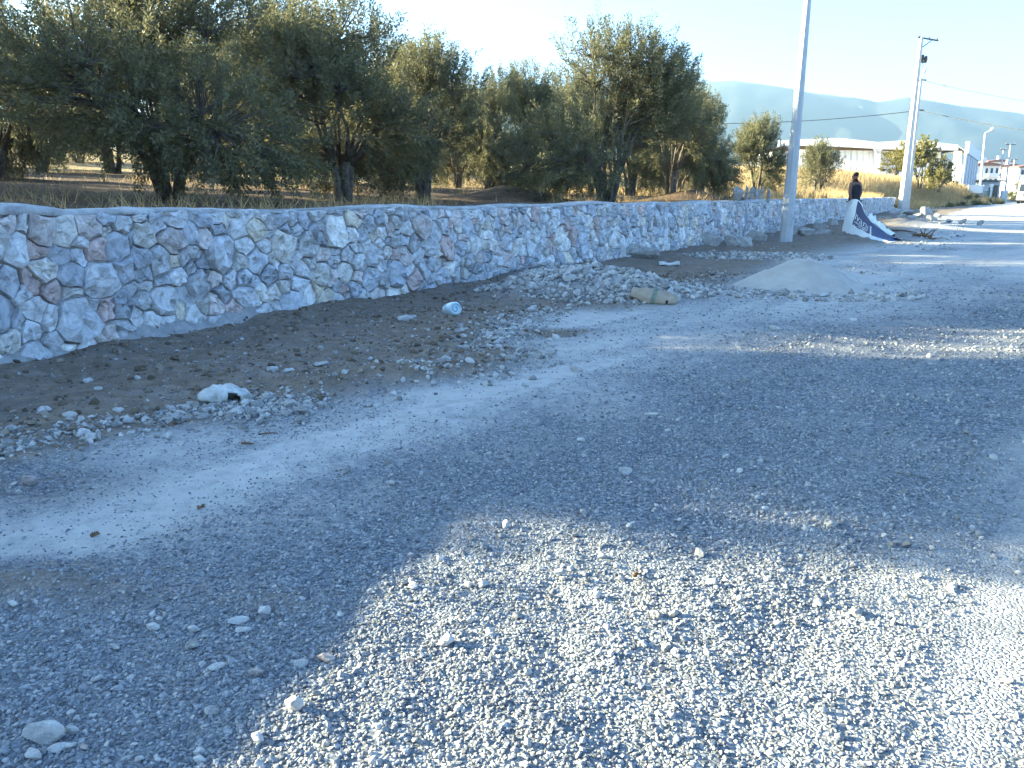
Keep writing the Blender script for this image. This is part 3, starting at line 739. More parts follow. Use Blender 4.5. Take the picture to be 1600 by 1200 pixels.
# yellowing broadleaf bush and tree by the concrete poles, green scrub at the road edge
FIG = make_tree(21, 3.4, 2.4, 8, 230, 26, .17, .13, M_FIG, low=.12, stems=4, upright=.35, shoot_len=(.3, .7), name='yellowing_tree', trunk_r=.07)
def put(o, u, D, vbase, vtop, wpx, label, cat, group=None, rz=0.0, h0=3.4, r0=2.4):
    p = P(u, vbase, D); o.location = p; o.scale = (wpx / 1250 * D / 2 / o['crown_radius'],) * 2 + ((P(u, vtop, D).z - p.z) / o['crown_top'],); o.rotation_euler.z = rz
    return tag(o, label, cat, group)
put(FIG, 1437, 82, 291, 214, 74, 'tree with yellow and green leaves behind the concrete poles', 'tree', 'yellowing trees on the bank')
put(copy_tree(FIG), 1400, 88, 272, 233, 62, 'lower yellow-green tree peeking out before the shed, on the wall side of the poles', 'tree', 'yellowing trees on the bank', 2)
put(copy_tree(FIG), 1466, 78, 299, 262, 36, 'small green leafy bush at the foot of the yellowing tree', 'bush', None, 4)
SHR = make_tree(22, 1.0, .9, 7, 150, 22, .10, .035, M_SHRUB, low=.0, stems=5, upright=.6, shoot_len=(.2, .45), name='roadside_bush', trunk_r=.02)
for k, (u, D, vb, vt, w, lab) in enumerate(((1500, 80, 331, 314, 30, 'pale straw-green bush at the road edge past the boulders'), (1530, 86, 329, 311, 30, 'green bush in the middle of the roadside scrub'), (1553, 92, 326, 309, 26, 'dark green bush beside the far road edge'), (1480, 74, 331, 316, 18, 'tiny green weed clump growing by the boulder pile'), (1515, 98, 318, 303, 26, 'scrubby bush in front of the white board'), (1492, 112, 300, 282, 18, 'small shrub against the shed corner column'))):
    put(SHR if k == 0 else copy_tree(SHR), u, D, vb, vt, w, lab, 'bush', 'bushes along the far roadside', k * 1.3, 1.0, .9)

# ------------------------------------------------------------------ dry grass
def grass(name, x, y, z, hgt, wid, mat, rg, lean=.35):
    N = len(x); a = rg.uniform(0, 6.283, N); dx = np.cos(a); dy = np.sin(a); h = hgt * rg.uniform(.5, 1.25, N); le = rg.normal(0, lean, (N, 2)) * h[:, None]
    b = np.stack([x, y, z], 1); w = np.stack([dx, dy, 0 * dx], 1) * (wid * rg.uniform(.6, 1.3, N))[:, None] / 2
    v = np.stack([b - w, b + w, b + np.stack([le[:, 0], le[:, 1], h], 1)], 1).reshape(-1, 3)
    t = np.clip(rg.normal(.5, .25, N) + .35 * fbm(x * .5, y * .5, 3, 5), 0, 1); c = np.repeat(t, 3)
    return tag(link(name, mesh_np(name, v, np.arange(N * 3).reshape(N, 3), mat, False, np.stack([c, c, c], 1))), kind='stuff')
def scatter_edge(rg, n, s0, s1, d0, d1, pw=1.0):
    s = rg.uniform(s0, s1, n); d = d0 + (d1 - d0) * rg.random(n) ** pw
    x, y, nx, ny = edge_at(s); return x - nx * d, y - ny * d
_rg = np.random.default_rng(31)
gx, gy = scatter_edge(_rg, 75000, s_of_y(61.5), s_of_y(128), .3, 34, 1.4); gz = orchard_z(gx, gy)
k = (fbm(gx * .3, gy * .3, 3, 77) > -.35); gx, gy, gz = gx[k], gy[k], gz[k]
_o = grass('dry_grass', gx, gy, gz - .02, .75, .05, M_DRY, _rg, .3); tag(_o, 'tall golden dry grass covering the bank beyond the wall', 'dry grass')
gx, gy = scatter_edge(_rg, 9000, s_of_y(64), s_of_y(125), -1.6, 2.5, 1.0); gz = np.maximum(orchard_z(gx, gy) * (edge_dist(gx, gy) < .1), 0.0); k = fbm(gx * .5, gy * .5, 3, 79) > -.3; gx, gy, gz = gx[k], gy[k], gz[k]
_o = grass('dry_grass', gx, gy, gz - .02, .6, .05, M_DRY, _rg, .35); tag(_o, 'dry grass spilling over the far road edge beyond the concrete poles', 'dry grass')
gx, gy = scatter_edge(_rg, 42000, s_of_y(30), s_of_y(62), .8, 32, 1.2); gz = orchard_z(gx, gy)
_o = grass('dry_grass', gx, gy, gz - .02, .42, .04, M_DRY, _rg, .35); tag(_o, 'golden dry grass on the slope behind the far half of the wall', 'dry grass')
gx, gy = scatter_edge(_rg, 26000, s_of_y(1), s_of_y(31), .6, 26, 1.3); gz = orchard_z(gx, gy); k = fbm(gx * .8, gy * .8, 4, 78) > .05; gx, gy, gz = gx[k], gy[k], gz[k]
_o = grass('dry_undergrowth', gx, gy, gz - .01, .20, .012, M_DRY, _rg, .55); tag(_o, 'thin dry grass and stalks under the olive trees', 'dry grass')

# ------------------------------------------------------------------ gravel: pebbles scattered on the ground
def pebble_nodes(name, mat, var=5, sub=2, rough=.75):
    g = bpy.data.node_groups.new(name, 'GeometryNodeTree')
    g.interface.new_socket('Geometry', in_out='INPUT', socket_type='NodeSocketGeometry'); g.interface.new_socket('Geometry', in_out='OUTPUT', socket_type='NodeSocketGeometry')
    N = g.nodes; L = g.links; gi = N.new('NodeGroupInput'); go = N.new('NodeGroupOutput')
    g2i = N.new('GeometryNodeGeometryToInstance')
    for k in range(var):
        ico = N.new('GeometryNodeMeshIcoSphere'); ico.inputs['Radius'].default_value = 1.0; ico.inputs['Subdivisions'].default_value = sub
        sp = N.new('GeometryNodeSetPosition'); tx = N.new('ShaderNodeTexNoise'); tx.inputs['Scale'].default_value = 0.9; tx.inputs['Detail'].default_value = 2.0
        ps = N.new('GeometryNodeInputPosition'); ad = N.new('ShaderNodeVectorMath'); ad.inputs[1].default_value = (k * 7.3, k * 3.1, 5 - k * 4.7); L.new(ps.outputs[0], ad.inputs[0]); L.new(ad.outputs[0], tx.inputs['Vector'])
        sb = N.new('ShaderNodeVectorMath'); sb.operation = 'SUBTRACT'; sb.inputs[1].default_value = (.5, .5, .5); L.new(tx.outputs['Color'], sb.inputs[0])
        sc = N.new('ShaderNodeVectorMath'); sc.operation = 'SCALE'; sc.inputs['Scale'].default_value = rough * 2.2; L.new(sb.outputs[0], sc.inputs[0])
        L.new(ico.outputs['Mesh'], sp.inputs['Geometry']); L.new(sc.outputs[0], sp.inputs['Offset'])
        sm = N.new('GeometryNodeSetMaterial'); sm.inputs['Material'].default_value = mat; L.new(sp.outputs[0], sm.inputs['Geometry'])
        L.new(sm.outputs[0], g2i.inputs[0])
    def at(nm, t):
        a = N.new('GeometryNodeInputNamedAttribute'); a.data_type = t; a.inputs['Name'].default_value = nm
        return [o for o in a.outputs if o.enabled and o.name == 'Attribute'][0]
    ip = N.new('GeometryNodeInstanceOnPoints'); L.new(gi.outputs[0], ip.inputs['Points']); L.new(g2i.outputs[0], ip.inputs['Instance'])
    ip.inputs['Pick Instance'].default_value = True
    L.new(at('pick', 'INT'), ip.inputs['Instance Index'])
    e = N.new('FunctionNodeEulerToRotation'); L.new(at('rot', 'FLOAT_VECTOR'), e.inputs[0]); L.new(e.outputs[0], ip.inputs['Rotation'])
    L.new(at('size', 'FLOAT_VECTOR'), ip.inputs['Scale']); L.new(ip.outputs[0], go.inputs[0])
    return g
GN_PEB = pebble_nodes('pebble_scatter', M_PEBBLE); GN_CHIP = pebble_nodes('chip_scatter', M_CHIP, 5, 2, .8)
M_CLOD = pebble_material('clod_material', [(0.0, (0.09, 0.07, 0.05)), (0.6, (0.19, 0.15, 0.11)), (1.0, (0.30, 0.26, 0.21))]); GN_CLOD = pebble_nodes('clod_scatter', M_CLOD, 5, 2, .8)
def pebbles(name, x, y, z, size, gn, rg, tint=None, flat=.62, parent=None):
    n = len(x); me = bpy.data.meshes.new(name); me.vertices.add(n); me.vertices.foreach_set('co', np.stack([x, y, z], 1).astype(np.float32).ravel())
    s = size[:, None] * np.stack([rg.uniform(.8, 1.3, n), rg.uniform(.65, 1.05, n), flat * rg.uniform(.75, 1.3, n)], 1) * .5
    r = np.stack([rg.normal(0, .45, n), rg.normal(0, .45, n), rg.uniform(0, 6.283, n)], 1)
    me.attributes.new('size', 'FLOAT_VECTOR', 'POINT').data.foreach_set('vector', s.astype(np.float32).ravel())
    me.attributes.new('rot', 'FLOAT_VECTOR', 'POINT').data.foreach_set('vector', r.astype(np.float32).ravel())
    me.attributes.new('tint', 'FLOAT', 'POINT').data.foreach_set('value', (rg.random(n) if tint is None else tint).astype(np.float32))
    me.attributes.new('pick', 'INT', 'POINT').data.foreach_set('value', rg.integers(0, 5, n).astype(np.int32))
    o = link(name, me, parent); md = o.modifiers.new('scatter', 'NODES'); md.node_group = gn
    return tag(o, kind='stuff')
def scatter_gravel():
    rg = np.random.default_rng(41); X, Y, S = [], [], []
    for r0, r1, dens, size in ((.9, 2.4, 12500, .0084), (2.4, 4.2, 7000, .0090), (4.2, 6.5, 2800, .0115), (6.5, 10, 900, .017), (10, 16, 260, .024)):
        a0, a1 = R(-44), R(44); n = int((a1 - a0) / 2 * (r1 * r1 - r0 * r0) * dens)
        r = np.sqrt(rg.uniform(r0 * r0, r1 * r1, n)); a = rg.uniform(a0, a1, n); X.append(r * np.sin(a)); Y.append(r * np.cos(a)); S.append(size * np.exp(rg.normal(0, .33, n)))
    x, y, s = map(np.concatenate, (X, Y, S)); k = edge_dist(x, y) > .15; x, y, s = x[k], y[k], s[k]
    so, du, co = zones(x, y)
    keep = np.clip((1 - .93 * du) * (1 - .92 * so) * (1 - .93 * np.clip(co, 0, 1)), .03, 1) * (.40 + .60 * sstep(-.4, .25, fbm(x * 1.1, y * 1.1, 3, 141)))
    k = rg.random(len(x)) < keep; x, y, s, so, du, co = x[k], y[k], s[k], so[k], du[k], co[k]
    s = s * (1 - .3 * np.clip(co, 0, 1)) * (1 - .35 * du)
    z = height(x, y, (so, du, co)) + s * .14
    o = pebbles('gravel', x, y, z, s, GN_PEB, rg, flat=.52); tag(o, 'grey crushed gravel covering the road', 'gravel')
    n = 1500; r = 1.1 + 6.5 * rg.random(n) ** .8; a = rg.uniform(R(-42), R(38), n); x2 = r * np.sin(a); y2 = r * np.cos(a); k = (side(B_DUST, x2, y2) > -.2) & (fbm(x2 * 1.3, y2 * 1.3, 3, 181) + .25 * (x2 < .3) > .08); x2, y2 = x2[k], y2[k]
    s2 = np.clip(.019 * np.exp(rg.normal(0, .38, len(x2))), .010, .045); o = pebbles('pebbles', x2, y2, height(x2, y2) + s2 * .25, s2, GN_CHIP, rg, flat=.62); tag(o, 'larger pale pebbles scattered over the road gravel', 'pebbles')
    # pale broken chips on the verge and along the edge of the dust strip
    n = 26000; r = np.sqrt(rg.uniform(3.0 ** 2, 13 ** 2, n)); a = rg.uniform(R(-46), R(36), n); x = r * np.sin(a); y = r * np.cos(a)
    w = edge_dist(x, y); ds = side(B_SOIL, x, y); k = (w > .12) & (ds < .5); x, y, ds = x[k], y[k], ds[k]
    band = np.exp(-((ds + .25) / .30) ** 2) * (1 - sstep(-.6, .1, fbm(x * .9, y * .9, 3, 151)) * .55)
    k = rg.random(len(x)) < np.clip(.13 + .85 * band, 0, 1) * (ds < .35); x, y = x[k], y[k]
    s = .017 * np.exp(rg.normal(0, .55, len(x))); s = np.clip(s, .006, .06)
    z = height(x, y) + s * .12
    o = pebbles('stone_chips', x, y, z, s, GN_CHIP, rg, flat=.5); tag(o, 'pale broken stone chips strewn over the brown verge', 'stone chips')
    # the dense band of chips where verge meets dust
    i = rg.integers(2, 11, 15000); t = rg.random(15000)[:, None]; q = B_SOIL[i] * (1 - t) + B_SOIL[i + 1] * t; q = q + rg.normal(0, .17, q.shape) + np.array([-.10, .10])
    k = rg.random(len(q)) < np.clip(.30 + 1.4 * fbm(q[:, 0] * 1.6, q[:, 1] * 1.6, 3, 171), .04, 1); q = q[k]; s = np.clip(.016 * np.exp(rg.normal(0, .6, len(q))), .005, .075)
    o = pebbles('stone_chips', q[:, 0], q[:, 1], height(q[:, 0], q[:, 1]) + s * .15, s, GN_CHIP, rg, flat=.55); tag(o, 'dense band of pale chips along the edge of the brown verge', 'stone chips')
    n = 22000; r = np.sqrt(rg.uniform(3.0 ** 2, 13 ** 2, n)); a = rg.uniform(R(-46), R(30), n); x = r * np.sin(a); y = r * np.cos(a)
    k = (edge_dist(x, y) > .08) & (zones(x, y)[0] > .4); x, y = x[k], y[k]; s = np.clip(.017 * np.exp(rg.normal(0, .6, len(x))), .005, .06)
    o = pebbles('soil_clods', x, y, height(x, y) + s * .08, s, GN_CLOD, rg, flat=.6); tag(o, 'crumbled brown soil clods on the verge', 'soil clods')
    # scattered chips further along the verge
    n = 3500; s_ = rg.uniform(s_of_y(12), s_of_y(45), n); x0, y0, nx, ny = edge_at(s_); d = rg.uniform(.3, 5, n); x = x0 + nx * d; y = y0 + ny * d
    k = fbm(x * .7, y * .7, 3, 161) > .02; x, y = x[k], y[k]; s = .035 * np.exp(rg.normal(0, .5, len(x))); s = np.clip(s, .01, .12)
    o = pebbles('stone_chips', x, y, height(x, y) + s * .1, s, GN_CHIP, rg, flat=.5); tag(o, 'stone chips scattered on the verge further along the wall', 'stone chips')
scatter_gravel()

# ------------------------------------------------------------------ rocks
def rock_mesh(seed, n=15, flat=.7, mat=None, sharp=1.0):
    rg = random.Random(seed); bm = bmesh.new()
    for k in range(n):
        v = Vector((rg.gauss(0, 1), rg.gauss(0, 1), rg.gauss(0, 1))).normalized() * rg.uniform(.82, 1.0)
        bm.verts.new((v.x * rg.uniform(.9, 1.05), v.y * .8, v.z * flat))
    r = bmesh.ops.convex_hull(bm, input=bm.verts); bmesh.ops.delete(bm, geom=[e for e in r['geom_interior'] if isinstance(e, bmesh.types.BMVert)], context='VERTS')
    bmesh.ops.dissolve_limit(bm, angle_limit=R(14), verts=bm.verts, edges=bm.edges)
    bmesh.ops.bevel(bm, geom=list(bm.edges), offset=.07 * sharp, segments=1, affect='EDGES', profile=.5)
    bmesh.ops.recalc_face_normals(bm, faces=bm.faces)
    mn = min(v.co.x for v in bm.verts); mx = max(v.co.x for v in bm.verts); zn = min(v.co.z for v in bm.verts); zx = max(v.co.z for v in bm.verts)
    for v in bm.verts: v.co.x /= (mx - mn) / 2; v.co.z = (v.co.z - zn) / (zx - zn); 
    me = bpy.data.meshes.new('rock'); bm.to_mesh(me); bm.free()
    if mat: me.materials.append(mat)
    return me
BM = [rock_mesh(100 + k, 12, .75, M_BOULDER, .3) for k in range(7)]
RM = [rock_mesh(200 + k, 16, .6, M_ROCK) for k in range(8)]
M_PINK = stone_material('pinkish_rock', False, (.40, .35, .33), False)
def rock(name, meshes, k, u, v, wpx, hpx, label, cat, group, rz=None, dy=.8, z0=None, mat=None, sink=.12):
    x, y = G(u, v); w = wpx / 1250 * math.hypot(y, .0) * 1.03; h = hpx / 1250 * y
    y += w * dy * .4
    me = meshes[k % len(meshes)]
    if mat: me = me.copy(); me.materials.clear(); me.materials.append(mat)
    o = link(name, me); z = float(height(np.array([x]), np.array([y]))[0]) if z0 is None else z0
    h = max(h, w * .28)
    o.location = (x, y, z - h * sink); o.scale = (w / 2, w / 2 * dy, h * (1 + sink)); o.rotation_euler = (random.uniform(-.08, .08), random.uniform(-.08, .08), rz if rz is not None else random.uniform(-.5, .5))
    return tag(o, label, cat, group)
GB = 'boulders lying along the foot of the wall'
for k, (u, v, w, h, lab) in enumerate((
    (1113, 389, 34, 26, 'pale pointed boulder at the wall foot, leftmost of the ones before the lamp post'), (1144, 388, 26, 20, 'small grey peaked boulder between two pale ones at the wall foot'),
    (1166, 388, 27, 18, 'blocky pale boulder with a dark underside at the wall foot'), (1182, 379, 38, 19, 'rounded flat boulder just behind the blocky pale one'),
    (1195, 362, 32, 15, 'long white block tilted against the wall beside the lamp post'), (1208, 369, 26, 13, 'dark grey boulder tucked under the long white block'),
    (1244, 369, 22, 16, 'grey boulder partly hidden behind the lamp post'), (1262, 369, 26, 14, 'square pale boulder just past the lamp post'),
    (1283, 360, 24, 12, 'low boulder at the wall foot between the lamp post and the man'), (1305, 358, 18, 17, 'upright pale boulder right beside the banner'),
    (1290, 367, 30, 9, 'flat grey slab of rock lying before the wall near the banner'), (1297, 349, 22, 7, 'thin dark rock against the wall behind the upright boulder'))):
    rock('boulder', BM, k, u, v, w, h, lab, 'boulder', GB, z0=0.0)
GP = 'boulders heaped near the concrete poles'
for k, (u, v, w, h, lab) in enumerate((
    (1452, 338, 20, 15, 'white boulder, largest and highest of the heap by the concrete poles'), (1402, 334, 26, 9, 'flat boulder at the wall end of the heap'), (1421, 336, 22, 10, 'grey boulder below the concrete poles'),
    (1437, 341, 14, 8, 'small pale boulder in the middle of the heap'), (1412, 343, 16, 8, 'round boulder in front of the heap, wall side'), (1428, 345, 15, 8, 'round boulder at the front centre of the heap'),
    (1441, 350, 20, 9, 'wide boulder at the very front of the heap'), (1460, 346, 20, 9, 'low boulder to the road side of the white one'), (1466, 340, 14, 6, 'small boulder at the back road side of the heap'),
    (1485, 348, 14, 6, 'grey rock lying between the heap and the lone rock'), (1507, 350, 12, 8, 'pale rock on the road, second from the heap'), (1535, 352, 13, 8, 'lone white rock on the road farthest from the heap'), (1474, 351, 10, 5, 'little rock at the road-side toe of the heap'))):
    rock('boulder', BM, k + 2, u, v, w, h, lab, 'boulder', GP)
rock('boulder', BM, 4, 1000, 408, 66, 27, 'big low pale boulder built out from the wall foot behind the rubble', 'boulder', None, .1, .5, 0.0)
# blocks standing on the soil just behind the wall
for k, (u, vb, wpx, hpx, lab) in enumerate(((1153, 308, 16, 13, 'triangular grey stone standing on the soil behind the wall top'), (1166, 308, 7, 14, 'narrow upright pale stone beside the triangular one'), (1175, 308, 8, 13, 'pointed pale stone in the middle of the row behind the wall top'), (1184, 307, 10, 9, 'squat pale stone fourth in the row behind the wall top'), (1191, 307, 5, 13, 'thinnest upright pale stone behind the wall top'), (1201, 306, 6, 8, 'small pale stone nearest the lamp post behind the wall top'))):
    p = P(u, vb, 23.5); o = link('standing_stone', BM[(k * 3) % 7]); z = float(orchard_z(np.array([p.x]), np.array([p.y]))[0])
    p.y = 23.5; o.location = (p.x, p.y, min(z, p.z) - .05); o.scale = (wpx / 1250 * 23.5 / 2, .08, hpx / 1250 * 23.5 + .12 + max(0, p.z - z)); tag(o, lab, 'stone', 'stones standing behind the wall top')

GS = 'loose stones on the gravel road'
LOOSE = [(58, 1172, 66, 36, 'large flat white stone with a cracked corner on the near gravel'), (46, 1192, 34, 20, 'triangular white stone broken off below the large flat one'), (84, 1178, 34, 14, 'flat white stone lapping the cracked corner of the large one'), (104, 1172, 22, 10, 'narrow white stone pointing away from the large flat one'), (128, 1174, 20, 9, 'brownish stone next to the narrow white one'),
    (456, 1122, 36, 28, 'lumpy white stone sunlit at the very edge of the shadow'), (400, 1163, 28, 17, 'pale wedge stone below the lumpy white one on the shadow edge'), (508, 1034, 30, 15, 'oval tan stone, larger of a pair on shaded gravel'), (467, 1040, 22, 16, 'rounded white stone, smaller of a pair on shaded gravel'),
    (411, 965, 20, 18, 'round pale stone alone above the flat group'), (335, 1053, 28, 11, 'long almond-shaped pale stone'), (398, 1060, 22, 15, 'pinkish angular stone to the road side of the almond-shaped one'), (296, 1018, 25, 15, 'blocky grey stone with a flat top'), (234, 990, 26, 14, 'wedge-shaped blue-grey stone beside a small pebble'), (300, 990, 20, 12, 'low grey stone right above the blocky flat-topped one'), (178, 1018, 20, 10, 'bone-shaped white stone'), (368, 978, 32, 8, 'pair of flat slabs seen as one long stone'), (376, 990, 26, 9, 'flat slab just below the long stone'), (247, 975, 11, 9, 'small pale pebble touching the wedge-shaped stone'),
    (110, 1150, 22, 17, 'forked white stone above the large flat one'), (215, 1192, 15, 12, 'small round white stone near the bottom edge'), (308, 1180, 18, 15, 'upper of two stacked white stones'), (309, 1194, 24, 12, 'lower of two stacked white stones'), (20, 965, 17, 10, 'white stone beside the dark churned patch'), (197, 890, 11, 7, 'small white pebble on the pale track'), (148, 1070, 18, 10, 'dusty stone half sunk in the gravel'), (328, 1118, 26, 18, 'rough grey stone half buried in gravel'),
    (733, 918, 14, 11, 'peaked white stone, first of a sunlit pair on the shadow edge'), (755, 920, 18, 12, 'wider white stone, second of a sunlit pair on the shadow edge'), (875, 906, 20, 12, 'low white stone lit along its top'), (735, 975, 13, 11, 'sunlit white stone on the gravel ridge'), (755, 978, 9, 9, 'little sunlit stone just beside the white one on the ridge'), (640, 1035, 14, 10, 'buff stone on the shadow edge ridge'), (1216, 978, 15, 8, 'white stone casting a long shadow on sunlit gravel'), (1287, 1120, 16, 11, 'pale blue-grey stone casting a dark shadow near the bottom'), (1578, 1068, 20, 9, 'white stone at the far road-side of the sunlit gravel'), (1112, 920, 18, 12, 'two-faced pale stone in the sunlit patch'), (940, 880, 14, 8, 'low stone at the upper edge of the sunlit patch'), (1110, 978, 8, 7, 'small brown clod on sunlit gravel'), (1035, 1050, 14, 9, 'brown clod in the sunlit patch'),
    (977, 743, 20, 12, 'rounded stone alone in the middle of the shaded road'), (907, 690, 12, 8, 'small stone further back on the shaded road'), (1196, 796, 12, 6, 'white pebble at the far side of the shaded road'), (1022, 651, 16, 5, 'thin white stone in a cluster on the shaded road'), (1043, 676, 9, 6, 'pebble in front of the thin white one'), (1010, 650, 7, 4, 'small pebble beside the thin white one'), (620, 833, 7, 6, 'tiny bright white pebble on dark gravel'), (1212, 517, 14, 9, 'pale stone on the road before the sand heap'), (1335, 502, 9, 4, 'white chip far along the road'), (1290, 464, 16, 6, 'grey stone at the toe of the sand heap')]
for k, (u, v, w, h, lab) in enumerate(LOOSE):
    rock('stone', RM, k, u, v, w * 1.12, h * .95, lab + (' on the road' if 'gravel' not in lab and 'road' not in lab else ''), 'stone', GS, mat=M_PINK if any(q in lab for q in ('pinkish', 'brown', 'tan', 'buff')) else None)
GV = 'loose stones on the brown verge'
for k, (u, v, w, h, lab) in enumerate(((43, 760, 26, 20, 'white forked stone on the brown verge near the left edge'), (66, 660, 22, 14, 'broad pale stone in the band of chips'), (14, 688, 22, 12, 'white stone in the chip band at the left edge'), (88, 681, 12, 9, 'small white stone below the broad pale one'), (228, 681, 13, 7, 'flat white stone at the lower edge of the chips'), (183, 652, 18, 8, 'flat pale stone in the upper chip band'), (257, 663, 14, 8, 'white stone in the chips before the sack'), (198, 670, 16, 12, 'thick white stone in the middle of the chips'), (425, 595, 18, 12, 'angular blue-grey stone beyond the sack'), (448, 592, 22, 8, 'flat pale stone beyond the sack'), (387, 612, 14, 8, 'brownish flat stone just beyond the sack'), (480, 637, 18, 11, 'white stone on the edge of the dust beyond the sack'), (215, 602, 10, 9, 'upright white chip on bare soil'), (524, 557, 9, 7, 'white stone alone on dark soil'), (500, 578, 24, 6, 'long pale slab on dark soil'), (578, 568, 10, 7, 'white round stone on the verge by the dust'), (635, 506, 32, 8, 'wide low pale slab between the wall and the plastic jug'), (655, 461, 26, 8, 'white splash of stone at the wall foot'), (700, 590, 16, 9, 'white stone at the corner of the verge'), (688, 580, 16, 11, 'tan boulder-like stone at the corner of the verge'), (800, 590, 14, 8, 'pale stone at the dusty edge'), (152, 617, 14, 7, 'pale chip stone on the soil near the wall'), (830, 490, 14, 9, 'white stone among chips before the rubble'), (778, 437, 14, 7, 'pale slab at the wall foot by the rubble'))):
    rock('stone', RM, k + 3, u, v, w, h * .85, lab, 'stone', GV, mat=M_PINK if any(q in lab for q in ('brown', 'tan')) else None)

# rubble heaps: mounds of broken stone by the wall
def rubble(name, cen, rx, ry, n_big, n_small, label, seed, big=(.05, .13)):
    rg = np.random.default_rng(seed); cx, cy = cen
    root = empty(name, (cx, cy, 0), 0, label, 'rubble heap', 'heaps of broken stone on the verge')
    def pts(n, sp):
        a = rg.uniform(0, 6.283, n); r = np.sqrt(rg.random(n)) * sp; x = cx + np.cos(a) * rx * r; y = cy + np.sin(a) * ry * r
        k = edge_dist(x, y) > .12; return x[k], y[k]
    x, y = pts(n_big, 1.0); z = height(x, y)
    for i in range(len(x)):
        o = link('stone', RM[int(rg.integers(0, 8))], root); w = rg.uniform(*big); o.scale = (w / 2, w / 2 * rg.uniform(.6, 1), w * rg.uniform(.4, .75)); o.location = (x[i] - cx, y[i] - cy, z[i] - w * .06)
        o.rotation_euler = (rg.normal(0, .5), rg.normal(0, .5), rg.uniform(0, 6.28))
    x, y = pts(n_small, 1.12); s = np.clip(.036 * np.exp(rg.normal(0, .5, len(x))), .012, .10)
    pebbles('rubble', x - cx, y - cy, height(x, y) + s * .18, s, GN_CHIP, rg, flat=.65, parent=root)
rubble('rubble_heap', G(935, 460), 1.25, 1.0, 120, 2900, 'broad heap of broken grey stone with a torn sack on it', 61)
rubble('rubble_heap', G(868, 432), .75, .7, 50, 1300, 'rubble banked against the wall behind the pale mound', 62)
rubble('rubble_heap', G(832, 462), .62, .42, 10, 1500, 'low pale mound of fine chips nearest the plastic jug', 63, (.03, .06))
rubble('rubble_heap', G(1185, 402), 1.3, .9, 14, 900, 'thin spread of pale rubble before the lamp post', 64, (.06, .14))
rubble('rubble_heap', G(1285, 462), 1.15, .5, 6, 380, 'sparse ring of chips around the foot of the sand heap', 66, (.04, .07))
rubble('rubble_heap', G(1100, 455), 1.2, .5, 8, 900, 'thin fan of chips between the torn sack and the sand', 65, (.04, .08))

# sand heap
def sand_heap():
    cx, cy = G(1285, 458); cy += .72; n = 64; m = 34; V = []; F = []
    for j in range(m):
        r = j / (m - 1)
        for k in range(n):
            a = 2 * math.pi * k / n; px = math.cos(a); py = math.sin(a)
            rr = r * (1.02 + .16 * mnoise.noise(Vector((px * 1.3, py * 1.3, 3))) + .05 * mnoise.noise(Vector((px * 4, py * 4, 9))))
            x = cx + px * rr * .93; y = cy + py * rr * .86
            q = max(0, 1 - rr); zz = .47 * (q ** 1.22 if rr > .2 else (.8 ** 1.22) + (.2 - rr) * .35) 
            zz += (.05 * mnoise.noise(Vector((x * 2.6, y * 2.6, 0))) + .022 * mnoise.noise(Vector((x * 9, y * 9, 4)))) * min(1, q * 4)
            V.append((x - cx, y - cy, zz + (0 if r < 1 else -.05)))
    for j in range(m - 1):
        for k in range(n): F.append((j * n + k, (j + 1) * n + k, (j + 1) * n + (k + 1) % n, j * n + (k + 1) % n))
    o = pyd('sand_heap', V, F, M_SAND, None, True); o.location = (cx, cy, -.005); tag(o, 'cone of pale building sand dumped at the road edge', 'sand heap')
sand_heap()

# ------------------------------------------------------------------ litter
def sack(name, L, Wd, Ht, mat, mat2, loc, rz, label, cat, holes, band=None, seed=1, open_end=False, sag=.0):
    nl, nr = 22, 20; V = []; F = []; mi = []
    for i in range(nl + 1):
        t = i / nl; e = (math.sin(math.pi * min(1, .06 + t * .9)) ** .55) if not open_end else (.75 + .25 * math.sin(math.pi * t) if t < .9 else .75 * (1 - t) / .1 + .2)
        for k in range(nr):
            a = 2 * math.pi * k / nr; ca, sa = math.cos(a), math.sin(a)
            y = Wd / 2 * e * math.copysign(abs(ca) ** .7, ca); z = Ht / 2 * (e ** 1.1) * math.copysign(abs(sa) ** .8, sa)
            q = Vector((t * 5, ca * 1.4, sa * 1.4 + seed)); nz = mnoise.noise(q) * .24 + mnoise.noise(q * 2.3) * .17 + abs(mnoise.noise(q * 4.1)) * .12
            V.append(((t - .5) * L, y * (1 + nz), Ht / 2 + z * (1 + nz * 1.4) - sag * abs(t - .4)))
    for i in range(nl):
        for k in range(nr):
            if (i, k) in holes: continue
            F.append((i * nr + k, i * nr + (k + 1) % nr, (i + 1) * nr + (k + 1) % nr, (i + 1) * nr + k)); mi.append(1 if band and band[0] <= i < band[1] else 0)
    if not open_end: F.append(tuple(range(nr))[::-1]); mi.append(0)
    F.append(tuple(nl * nr + k for k in range(nr))); mi.append(0)
    o = pyd(name, V, F, mat, None, True); o.data.materials.append(mat2); o.data.polygons.foreach_set('material_index', mi)
    md = o.modifiers.new('thickness', 'SOLIDIFY'); md.thickness = .002
    o.location = loc; o.rotation_euler = (0, 0, rz); return tag(o, label, cat)
M_WHITE_PL = simple('white_plastic', (.52, .52, .50), .6, .35, 14, .5, spec=.35)
M_DARKPL = simple('dark_scrap', (.03, .03, .03), .8)
M_PAPER = simple('sack_paper', (.32, .26, .185), .85, .18, 10, .25)
M_GREENP = simple('green_print', (.15, .18, .13), .8, .3, 14)
x, y = G(347, 636); z = float(height(np.array([x]), np.array([y]))[0])
